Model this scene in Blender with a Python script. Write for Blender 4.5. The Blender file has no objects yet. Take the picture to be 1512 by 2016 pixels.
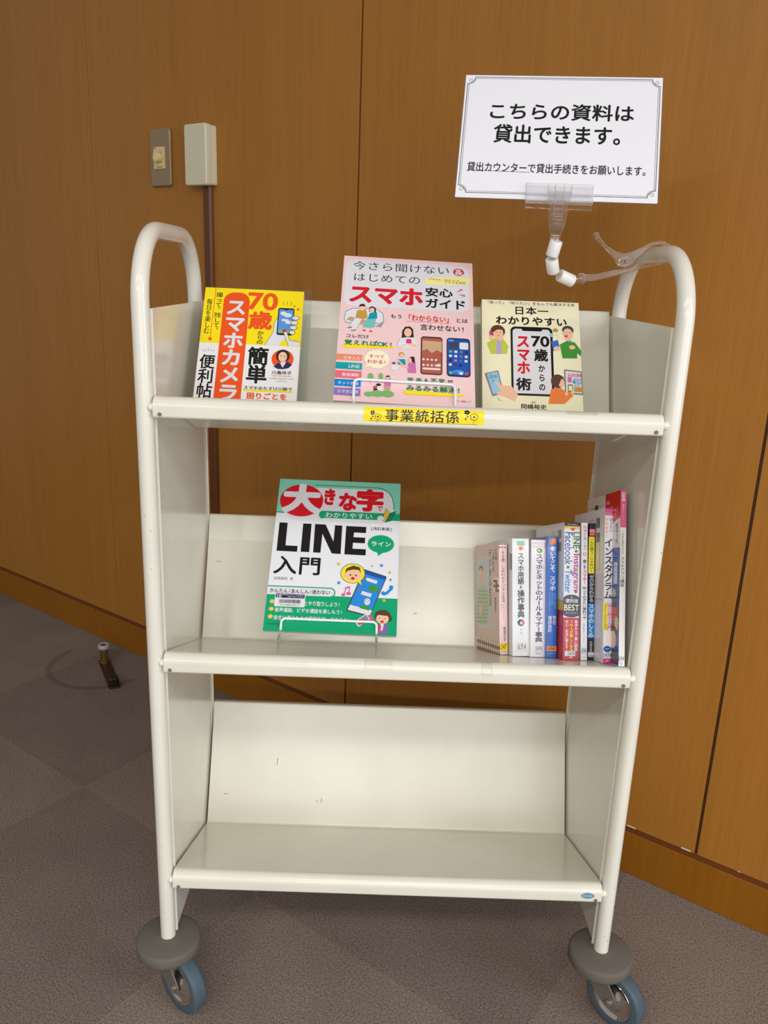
import bpy, bmesh, math, random
from mathutils import Vector, Matrix
PI = math.pi
SC = bpy.context.scene
COL = SC.collection

# ------------------------------------------------------------------ camera
cam_d = bpy.data.cameras.new('camera')
cam_d.sensor_fit = 'VERTICAL'; cam_d.sensor_height = 36.0
cam_d.lens = 1620.47 * 36.0 / 2016.0
cam_d.clip_start = 0.02
cam = bpy.data.objects.new('camera', cam_d); COL.objects.link(cam)
_r = Vector((0.9993408, 0.00447294, 0.03602725)); _u = Vector((-0.03585033, 0.27796112, 0.95992311)); _f = Vector((0.0057205, 0.96058191, -0.27793824))
cam.matrix_world = Matrix(((_r.x, _u.x, -_f.x, 0.29107), (_r.y, _u.y, -_f.y, -1.00049), (_r.z, _u.z, -_f.z, 1.06310), (0, 0, 0, 1)))
SC.camera = cam

# ------------------------------------------------------------------ world, lamps, exposure
SC.view_settings.view_transform = 'Standard'; SC.view_settings.look = 'None'
SC.view_settings.gamma = 1.0; SC.view_settings.use_curve_mapping = False
SC.view_settings.exposure = 0.2
wd_ = bpy.data.worlds.new('room_light'); SC.world = wd_; wd_.use_nodes = True
_bg = wd_.node_tree.nodes['Background']
_bg.inputs[0].default_value = (1.0, 0.97, 0.93, 1); _bg.inputs[1].default_value = 0.27

def lamp(name, loc, target, sx, sy, power, col):
    d = bpy.data.lights.new(name, 'AREA'); d.shape = 'RECTANGLE'; d.size = sx; d.size_y = sy; d.energy = power; d.color = col
    o = bpy.data.objects.new(name, d); COL.objects.link(o); o.location = loc
    o.rotation_euler = (Vector(target) - Vector(loc)).to_track_quat('-Z', 'Y').to_euler()
    return o
# rows of fluorescent ceiling fittings in front of the wall, and the window side of the room
for i, (x, y, e) in enumerate(((-1.4, -2.2, 18), (0.45, -2.2, 16), (2.3, -2.0, 14), (-1.4, -4.4, 40), (0.45, -4.4, 44), (2.3, -4.4, 38))):
    lamp('ceiling_lamp', (x, y, 2.6), (x, y, 0), 1.25, 0.28, e, (1.0, 0.955, 0.88))
lamp('window_daylight', (1.4, -5.0, 1.35), (0.3, 0.1, 0.85), 4.4, 2.2, 66, (0.96, 0.975, 1.0))
lamp('side_window_daylight', (3.3, -1.6, 1.4), (0.0, 0.3, 0.7), 1.8, 1.9, 42, (0.84, 0.92, 1.0))

# ------------------------------------------------------------------ materials
def lin(c):
    return tuple(((v / 255.0) / 12.92 if v <= 10 else ((v / 255.0 + 0.055) / 1.055) ** 2.4) for v in c) + (1.0,)
def mat(name, rgb, rough=0.5, spec=0.5, metal=0.0, coat=0.0):
    m = bpy.data.materials.new(name); m.use_nodes = True
    b = m.node_tree.nodes['Principled BSDF']
    b.inputs['Base Color'].default_value = lin(rgb); b.inputs['Roughness'].default_value = rough
    b.inputs['Specular IOR Level'].default_value = spec; b.inputs['Metallic'].default_value = metal
    b.inputs['Coat Weight'].default_value = coat; b.inputs['Coat Roughness'].default_value = 0.08
    return m
def NT(m):
    t = m.node_tree
    def n(kind, **kw):
        x = t.nodes.new(kind)
        for k, v in kw.items():
            if k.startswith('i_'): x.inputs[int(k[2:])].default_value = v
            else: setattr(x, k, v)
        return x
    return t, n, t.links.new, t.nodes['Principled BSDF']
def painted_metal(name, rgb, rough):
    m = mat(name, rgb, rough, 0.5, 0.0, 0.3 if rough > .2 else 0.0); t, n, L, b = NT(m)
    tc = n('ShaderNodeTexCoord'); nz = n('ShaderNodeTexNoise'); nz.inputs['Scale'].default_value = 9; nz.inputs['Detail'].default_value = 4
    L(tc.outputs['Object'], nz.inputs['Vector'])
    r = n('ShaderNodeValToRGB'); L(nz.outputs['Fac'], r.inputs[0])
    c = lin(rgb); r.color_ramp.elements[0].color = tuple(v * 0.95 for v in c[:3]) + (1,); r.color_ramp.elements[1].color = c
    r.color_ramp.elements[0].position = .35; r.color_ramp.elements[1].position = .6
    L(r.outputs[0], b.inputs['Base Color'])
    n2 = n('ShaderNodeTexNoise'); n2.inputs['Scale'].default_value = 260; L(tc.outputs['Object'], n2.inputs['Vector'])
    bp = n('ShaderNodeBump'); bp.inputs['Strength'].default_value = .03; bp.inputs['Distance'].default_value = .001
    L(n2.outputs['Fac'], bp.inputs['Height']); L(bp.outputs[0], b.inputs['Normal'])
    return m
def wood(name, dark, light, rough, seed):
    m = mat(name, light, rough, 0.35); t, n, L, b = NT(m)
    tc = n('ShaderNodeTexCoord'); mp = n('ShaderNodeMapping'); L(tc.outputs['Object'], mp.inputs[0])
    mp.inputs['Scale'].default_value = (70, 1, 1.6); mp.inputs['Location'].default_value = (seed, 0, seed * 2)
    a = n('ShaderNodeTexNoise'); a.inputs['Scale'].default_value = 1; a.inputs['Detail'].default_value = 5; a.inputs['Roughness'].default_value = .6; L(mp.outputs[0], a.inputs['Vector'])
    mp2 = n('ShaderNodeMapping'); mp2.inputs['Scale'].default_value = (420, 1, 9); L(tc.outputs['Object'], mp2.inputs[0])
    f = n('ShaderNodeTexNoise'); f.inputs['Scale'].default_value = 1; f.inputs['Detail'].default_value = 3; L(mp2.outputs[0], f.inputs['Vector'])
    mp3 = n('ShaderNodeMapping'); mp3.inputs['Scale'].default_value = (9, 1, .45); L(tc.outputs['Object'], mp3.inputs[0])
    g = n('ShaderNodeTexNoise'); g.inputs['Scale'].default_value = 1; g.inputs['Detail'].default_value = 2; L(mp3.outputs[0], g.inputs['Vector'])
    m1 = n('ShaderNodeMath', operation='MULTIPLY'); m1.inputs[1].default_value = .36; L(a.outputs['Fac'], m1.inputs[0])
    m2 = n('ShaderNodeMath', operation='MULTIPLY_ADD'); m2.inputs[1].default_value = .42; L(f.outputs['Fac'], m2.inputs[0]); L(m1.outputs[0], m2.inputs[2])
    m3 = n('ShaderNodeMath', operation='MULTIPLY_ADD'); m3.inputs[1].default_value = .22; L(g.outputs['Fac'], m3.inputs[0]); L(m2.outputs[0], m3.inputs[2])
    r = n('ShaderNodeValToRGB'); r.color_ramp.elements[0].position = .29; r.color_ramp.elements[1].position = .71
    r.color_ramp.elements[0].color = lin(dark); r.color_ramp.elements[1].color = lin(light)
    L(m3.outputs[0], r.inputs[0]); L(r.outputs[0], b.inputs['Base Color'])
    bp = n('ShaderNodeBump'); bp.inputs['Strength'].default_value = .12; bp.inputs['Distance'].default_value = .001
    L(f.outputs['Fac'], bp.inputs['Height']); L(bp.outputs[0], b.inputs['Normal'])
    return m
def clear_plastic(name, tint, glass, rough=.02):
    m = bpy.data.materials.new(name); m.use_nodes = True; t = m.node_tree; t.nodes.clear()
    o = t.nodes.new('ShaderNodeOutputMaterial'); mx = t.nodes.new('ShaderNodeMixShader'); mx.inputs[0].default_value = glass
    tr = t.nodes.new('ShaderNodeBsdfTransparent'); tr.inputs[0].default_value = tint
    if glass > .3:
        g = t.nodes.new('ShaderNodeBsdfGlass'); g.inputs['Color'].default_value = (1, 1, 1, 1); g.inputs['Roughness'].default_value = rough; g.inputs['IOR'].default_value = 1.46
    else:
        g = t.nodes.new('ShaderNodeBsdfGlossy'); g.inputs['Roughness'].default_value = rough
        fr = t.nodes.new('ShaderNodeLayerWeight'); fr.inputs[0].default_value = .12; mr = t.nodes.new('ShaderNodeMapRange'); mr.inputs[3].default_value = .035; mr.inputs[4].default_value = .6; t.links.new(fr.outputs['Facing'], mr.inputs[0]); t.links.new(mr.outputs[0], mx.inputs[0])
    t.links.new(tr.outputs[0], mx.inputs[1]); t.links.new(g.outputs[0], mx.inputs[2]); t.links.new(mx.outputs[0], o.inputs[0])
    return m

RGB = dict(black=(18,17,20), white=(226,226,233), yellow=(250,226,10), orange=(238,84,22), red=(214,20,40), red2=(216,62,70), red3=(196,52,62), skin=(244,196,164),
 hair=(48,34,32), hairb=(92,62,48), navy=(34,42,84), navy2=(30,30,86), sky=(86,150,226), sky2=(150,205,236), sky3=(40,138,226), blue=(28,84,176), blue2=(52,110,206),
 leaf=(122,182,104), green=(20,128,66), green2=(66,150,54), green3=(10,128,98), greenl=(0,164,112), mint=(130,208,186), mint2=(120,214,186), mintd=(60,170,140),
 paleyel=(250,240,150), paleyel2=(246,228,50), stickyel=(252,224,20), cream=(248,240,208), mauve=(206,112,168), mauveg=(150,128,150), magenta=(214,52,140),
 pinkd=(222,92,140), pinkl=(246,214,216), purple=(136,100,180), purple2=(176,66,150), lilac=(184,170,214), lime=(196,206,80), tan=(196,158,124), sand=(206,168,130),
 ochre=(206,150,62), ochre2=(226,186,66), orange2=(240,134,62), brown=(70,48,46), brown2=(134,86,74), rust=(176,92,76), grey=(150,150,158), grey2=(120,122,132),
 greyl=(206,208,206), offw=(226,228,232), slate=(62,70,84), teal=(0,150,176), skirt=(112,196,196), sage=(186,202,166), saged=(140,160,120), palesky=(136,190,236), tapeedge=(196,190,172), badge=(84,134,168), badgelight=(176,212,228),
 tagor=(238,142,104), tagteal=(0,160,166), tagpink=(232,106,124), tagblue=(0,130,212), tagpur=(140,116,190))
_pm = {}
def pmat(c):
    if c not in _pm: _pm[c] = mat('print_' + c, RGB[c], 0.32, 0.4, 0, 0.15)
    return _pm[c]

M_cart = painted_metal('cream_enamel', (232, 230, 219), 0.24)
M_sheet = painted_metal('cream_enamel_sheet', (230, 227, 214), 0.17)
M_dark = mat('dark_hole', (40, 36, 32), .6)
M_wall = wood('wall_veneer', (154, 100, 35), (174, 119, 49), .42, 3.0)
M_base = wood('baseboard_wood', (132, 80, 13), (152, 97, 22), .34, 11.0)
M_gap = mat('wall_recess_stain', (78, 48, 28), .6)
M_trim = mat('plinth_trim_stain', (112, 60, 26), .45)
M_hole = mat('rivet_recess', (112, 106, 98), .6)
M_rubber = mat('grey_rubber', (104, 98, 92), .75, .3)
M_tyre = mat('blue_grey_tyre', (74, 90, 102), .55, .4)
M_chrome = mat('chrome', (226, 220, 214), .07, .5, 1.0)
M_zinc = mat('zinc_fork', (122, 116, 108), .45, .5, .35)
M_page = mat('book_pages', (206, 200, 190), .8, .2)
M_wire = mat('white_coated_wire', (236, 240, 248), .3, .5)
M_acryl = clear_plastic('clear_acrylic', (.95, .98, .965, 1), .2)
M_tape = clear_plastic('clear_tape', (.985, .98, .96, 1), .2, .2)
M_lam = clear_plastic('laminate_film', (.95, .95, .95, 1), .2)
M_clip = clear_plastic('clear_clip_plastic', (.985, .98, .98, 1), .6, .0)
M_bead = mat('white_bead_plastic', (240, 240, 240), .35)
M_plate = mat('switch_plate_metal', (158, 136, 108), .38, .5, .35)
M_switch = mat('switch_ivory', (226, 202, 150), .45)
M_box = mat('junction_box_plastic', (214, 208, 182), .45)
M_race = mat('raceway_brown', (98, 54, 22), .4)
M_brass = mat('brass', (150, 122, 66), .35, .5, .85)
M_bracket = mat('bronze_bracket', (66, 42, 26), .5, .5, .4)
M_cap = mat('white_rubber_cap', (176, 170, 168), .6)
M_capred = mat('dark_red_plug', (92, 24, 20), .6)
M_blackr = mat('black_rubber', (14, 13, 13), .3)

# ------------------------------------------------------------------ mesh helpers
def V3(*a): return Vector(a)
def link(name, me, parent=None):
    o = bpy.data.objects.new(name, me); COL.objects.link(o)
    if parent: o.parent = parent
    return o
def obj(name, bm, mats, parent=None, smooth=None, bevel=None, wn=False):
    me = bpy.data.meshes.new(name); bm.normal_update(); bm.to_mesh(me); bm.free()
    for m in (mats if isinstance(mats, (list, tuple)) else [mats]): me.materials.append(m)
    o = link(name, me, parent)
    if smooth is not None:
        me.polygons.foreach_set('use_smooth', [True] * len(me.polygons))
        try: me.set_sharp_from_angle(angle=math.radians(smooth))
        except Exception: pass
    if wn: w_ = o.modifiers.new('normals', 'WEIGHTED_NORMAL'); w_.keep_sharp = True
    if bevel:
        b = o.modifiers.new('bevel', 'BEVEL'); b.width = bevel; b.segments = 3; b.limit_method = 'ANGLE'; b.angle_limit = math.radians(40)
    return o
def thing(name, label, cat, loc=(0, 0, 0), group=None, mw=None):
    o = bpy.data.objects.new(name, None); COL.objects.link(o); o.empty_display_size = .05
    if mw is not None: o.matrix_world = mw
    else: o.location = loc
    return tag(o, label, cat, group)
def tag(o, label, cat, group=None):
    o['label'] = label; o['category'] = cat
    if group: o['group'] = group
    return o
def box(bm, x0, x1, y0, y1, z0, z1, mi=0):
    vs = [bm.verts.new((x, y, z)) for z in (z0, z1) for y in (y0, y1) for x in (x0, x1)]
    for f in ((0, 2, 3, 1), (4, 5, 7, 6), (0, 1, 5, 4), (2, 6, 7, 3), (0, 4, 6, 2), (1, 3, 7, 5)):
        bm.faces.new([vs[i] for i in f]).material_index = mi
def tube(bm, pts, r, seg=16, caps=True, mi=0, r1=None):
    pts = [Vector(p) for p in pts]; n = len(pts); rings = []
    t0 = (pts[1] - pts[0]).normalized(); a = t0.orthogonal().normalized()
    for i, p in enumerate(pts):
        t = (pts[min(i + 1, n - 1)] - pts[max(i - 1, 0)]).normalized()
        a = (a - t * a.dot(t)).normalized(); b = t.cross(a)
        rr = r if r1 is None else r + (r1 - r) * i / (n - 1)
        rings.append([bm.verts.new(p + a * rr * math.cos(2 * PI * k / seg) + b * rr * math.sin(2 * PI * k / seg)) for k in range(seg)])
    for i in range(n - 1):
        for k in range(seg):
            f = bm.faces.new((rings[i][k], rings[i][(k + 1) % seg], rings[i + 1][(k + 1) % seg], rings[i + 1][k])); f.material_index = mi
    if caps:
        bm.faces.new(rings[0][::-1]).material_index = mi; bm.faces.new(rings[-1]).material_index = mi
def fillet(pts, r, seg=8):
    pts = [Vector(p) for p in pts]; out = [pts[0]]
    for i in range(1, len(pts) - 1):
        p = pts[i]; a = (pts[i - 1] - p); b = (pts[i + 1] - p); la, lb = a.length, b.length; a.normalize(); b.normalize()
        ang = a.angle(b)
        if ang > PI - .01: out.append(p); continue
        d = min(r / math.tan(ang / 2), la * .49, lb * .49); rr = d * math.tan(ang / 2)
        c = p + (a + b).normalized() * (rr / math.sin(ang / 2)); s = p + a * d - c; e = p + b * d - c
        for k in range(seg + 1):
            q = s.normalized().slerp(e.normalized(), k / seg) if s.angle(e) > 1e-4 else s.normalized()
            out.append(c + q * rr)
    out.append(pts[-1]); return out
def lathe(bm, prof, seg=32, M=None, mi=0):
    M = M or Matrix(); rings = []
    for (r, z) in prof:
        if r < 1e-6: rings.append([bm.verts.new(M @ Vector((0, 0, z)))])
        else: rings.append([bm.verts.new(M @ Vector((r * math.cos(2 * PI * k / seg), r * math.sin(2 * PI * k / seg), z))) for k in range(seg)])
    for a, b in zip(rings[:-1], rings[1:]):
        if len(a) == 1 and len(b) == 1: continue
        for k in range(seg):
            k2 = (k + 1) % seg
            v = [a[0], b[k2], b[k]] if len(a) == 1 else ([a[k], a[k2], b[0]] if len(b) == 1 else [a[k], a[k2], b[k2], b[k]])
            bm.faces.new(v).material_index = mi
def sheet(bm, prof, x0, x1, th, mi=0):
    # a bent metal sheet: profile in (y, z) swept along x, thickness th on the under side
    n = len(prof); P = [Vector((0, y, z)) for y, z in prof]; N = []
    for i in range(n):
        t = (P[min(i + 1, n - 1)] - P[max(i - 1, 0)]).normalized(); N.append(Vector((0, -t.z, t.y)))
    g = []
    for x in (x0, x1):
        g.append([bm.verts.new((x, p.y, p.z)) for p in P]); g.append([bm.verts.new((x, p.y - q.y * th, p.z - q.z * th)) for p, q in zip(P, N)])
    A, A2, B, B2 = g
    for i in range(n - 1):
        for v in ((A[i], A[i + 1], B[i + 1], B[i]), (A2[i + 1], A2[i], B2[i], B2[i + 1]), (A[i + 1], A[i], A2[i], A2[i + 1]), (B[i], B[i + 1], B2[i + 1], B2[i])):
            bm.faces.new(v).material_index = mi
    bm.faces.new((A[0], B[0], B2[0], A2[0])); bm.faces.new((A[-1], A2[-1], B2[-1], B[-1]))
    bmesh.ops.recalc_face_normals(bm, faces=bm.faces[:])
def prism(bm, pts, z0, z1, M=None, mi=0):
    M = M or Matrix(); n = len(pts)
    a = [bm.verts.new(M @ Vector((x, y, z0))) for x, y in pts]; b = [bm.verts.new(M @ Vector((x, y, z1))) for x, y in pts]
    bm.faces.new(b).material_index = mi; bm.faces.new(a[::-1]).material_index = mi
    for i in range(n): bm.faces.new((a[i], a[(i + 1) % n], b[(i + 1) % n], b[i])).material_index = mi
def rrect(x0, y0, x1, y1, r, seg=6):
    if x1 < x0: x0, x1 = x1, x0
    if y1 < y0: y0, y1 = y1, y0
    r = min(r, (x1 - x0) / 2, (y1 - y0) / 2); o = []
    if r < 1e-6: return [(x0, y0), (x1, y0), (x1, y1), (x0, y1)]
    for cx, cy, a0 in ((x1 - r, y0 + r, -PI / 2), (x1 - r, y1 - r, 0), (x0 + r, y1 - r, PI / 2), (x0 + r, y0 + r, PI)):
        for k in range(seg + 1):
            a = a0 + PI / 2 * k / seg; o.append((cx + r * math.cos(a), cy + r * math.sin(a)))
    return o

# ------------------------------------------------------------------ printing: lettering and flat artwork on covers, spines and signs
_tc = bpy.data.curves.new('lettering', 'FONT'); _to = bpy.data.objects.new('lettering', _tc); COL.objects.link(_to)
_gl = {}
def glyph(ch, bold):
    k = (ch, bold)
    if k not in _gl:
        _tc.body = ch; _tc.offset = bold; _tc.resolution_u = 4
        bpy.context.view_layer.update()
        e = _to.evaluated_get(bpy.context.evaluated_depsgraph_get()); me = e.to_mesh()
        vs = [(v.co.x, v.co.y) for v in me.vertices]; fs = [tuple(p.vertices) for p in me.polygons]; e.to_mesh_clear()
        if vs:
            xs = [v[0] for v in vs]; ys = [v[1] for v in vs]; bb = (min(xs), min(ys), max(xs), max(ys))
        else: bb = (0, 0, .3, .3)
        _gl[k] = (vs, fs, bb)
    return _gl[k]
def is_cjk(s): return any(ord(c) > 0x2fff for c in s)
class Print:
    """Collects flat printed shapes; u to the right, v downwards in millimetres from the top left corner of the printed face."""
    def __init__(s, h): s.h = h; s.bm = bmesh.new(); s.mats = []; s.z = .00006
    def mi(s, c):
        m = pmat(c)
        if m not in s.mats: s.mats.append(m)
        return s.mats.index(m)
    def face(s, c, pts):
        a = sum(pts[i][0] * pts[(i + 1) % len(pts)][1] - pts[(i + 1) % len(pts)][0] * pts[i][1] for i in range(len(pts)))
        if a > 0: pts = pts[::-1]
        f = s.bm.faces.new([s.bm.verts.new((u / 1000, s.h - v / 1000, s.z)) for u, v in pts]); f.material_index = s.mi(c)
    def glyphs(s, c, ch, bold, fx):
        # heavier weights: the same letter struck again, shifted all round by the extra stroke width
        vs, fs, bb = glyph(ch, 0); mi = s.mi(c); n = 0 if bold <= 0 else (6 if bold < .025 else (10 if bold < .036 else 22))
        for q in range(n + 1):
            dx, dy = (0, 0) if q == 0 else (bold * math.cos(2 * PI * q / n + .3), bold * math.sin(2 * PI * q / n + .3))
            w = []; z = s.z + q * 6e-7
            for x, y in vs:
                u, v = fx(x + dx, y + dy, bb); w.append(s.bm.verts.new((u / 1000, s.h - v / 1000, z)))
            for f in fs:
                if len(set(f)) < 3: continue
                try: s.bm.faces.new([w[i] for i in f]).material_index = mi
                except ValueError: pass
    def add(s, els):
        for e in els:
            s.z += .000008; k, c = e[0], e[1]
            if k == 'R': s.face(c, rrect(e[2], e[3], e[4], e[5], e[6] if len(e) > 6 else 0))
            elif k == 'E':
                cx, cy, rx, ry = (e[2] + e[4]) / 2, (e[3] + e[5]) / 2, abs(e[4] - e[2]) / 2, abs(e[5] - e[3]) / 2
                s.face(c, [(cx + rx * math.cos(PI * i / 16), cy + ry * math.sin(PI * i / 16)) for i in range(32)])
            elif k == 'P': s.face(c, [(e[2][i], e[2][i + 1]) for i in range(0, len(e[2]), 2)])
            elif k == 'S': s.face(c, [(e[2] + e[4] * (1 if i % 2 == 0 else .48) * math.sin(PI * i / 5 + .2), e[3] - e[4] * (1 if i % 2 == 0 else .48) * math.cos(PI * i / 5 + .2)) for i in range(10)])
            elif k == 'L':
                w = e[2] / 2; p = [Vector((e[3][i], e[3][i + 1])) for i in range(0, len(e[3]), 2)]
                for a, b in zip(p[:-1], p[1:]):
                    if (b - a).length < 1e-4: continue
                    d = (b - a).normalized(); n = Vector((-d.y, d.x)) * w; a2 = a - d * w * .5; b2 = b + d * w * .5
                    s.z += 1e-6; s.face(c, [tuple(a2 + n), tuple(b2 + n), tuple(b2 - n), tuple(a2 - n)])
            else:
                t, u0, v0, u1, v1, bold = e[2:8]
                if u1 < u0: u0, u1 = u1, u0
                if v1 < v0: v0, v1 = v1, v0
                W, H = u1 - u0, v1 - v0
                if k == 'V':
                    n = len(t); ch = H / n; sx = W / .94; sy = min(ch / .96, sx * 1.25)
                    for i, g in enumerate(t):
                        cx, cy = (u0 + u1) / 2, v0 + ch * (i + .5)
                        if g in 'ー': fx = lambda x, y, bb: (cx - (y - .38) * sx, cy + (x - .5) * sy)
                        elif g in '、。': fx = lambda x, y, bb: (cx + (x - .05) * sx, cy - (y + .22) * sy)
                        elif ord(g) < 0x2fff: fx = lambda x, y, bb: (cx + (x - (bb[0] + bb[2]) / 2) * sx, cy - (y - (bb[1] + bb[3]) / 2) * sy)
                        else: fx = lambda x, y, bb: (cx + (x - .5) * sx, cy - (y - .38) * sy)
                        s.glyphs(c, g, bold, fx)
                elif k == 'Q':
                    s.glyphs(c, t, bold, lambda x, y, bb: (u0 + (y - bb[1]) / (bb[3] - bb[1]) * W, v0 + (x - bb[0]) / (bb[2] - bb[0]) * H)) if not is_cjk(t) else s.row(c, t, bold, u0, v0, u1, v1, True)
                elif is_cjk(t): s.row(c, t, bold, u0, v0, u1, v1, False)
                else: s.glyphs(c, t, bold, lambda x, y, bb: (u0 + (x - bb[0]) / (bb[2] - bb[0]) * W, v1 - (y - bb[1]) / (bb[3] - bb[1]) * H))
    def row(s, c, t, bold, u0, v0, u1, v1, turn):
        W, H = (v1 - v0, u1 - u0) if turn else (u1 - u0, v1 - v0)
        adv = [1.0 if ord(g) > 0x2fff else .62 for g in t]
        if len(t) == 1: adv = [.94]
        tot = sum(adv)
        if len(t) > 2 and H < .8 * W / tot: d = (.8 * W / tot - H) / 2; u0, v0, u1, v1 = (u0 - d, v0, u1 + d, v1) if turn else (u0, v0 - d, u1, v1 + d); H += 2 * d
        em = H / .92; k = W / (tot - .06 if len(t) > 1 else tot)
        sx = min(k, em * 1.12); x0 = 0.0
        for g, a in zip(t, adv):
            cx = (x0 + a / 2 - .03 * (len(t) > 1)) * k; x0 += a
            def fx(x, y, bb, cx=cx, g=g):
                mid = .5 if ord(g) > 0x2fff else (bb[0] + bb[2]) / 2
                px = cx + (x - mid) * sx; py = H * .5 - (y - .385) * em
                return (u1 - py, v0 + px) if turn else (u0 + px, v0 + py)
            s.glyphs(c, g, bold, fx)
    def done(s, name, parent, M=None):
        o = obj(name, s.bm, s.mats or [pmat('black')], parent)
        if M is not None: o.matrix_local = M
        return o

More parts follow.
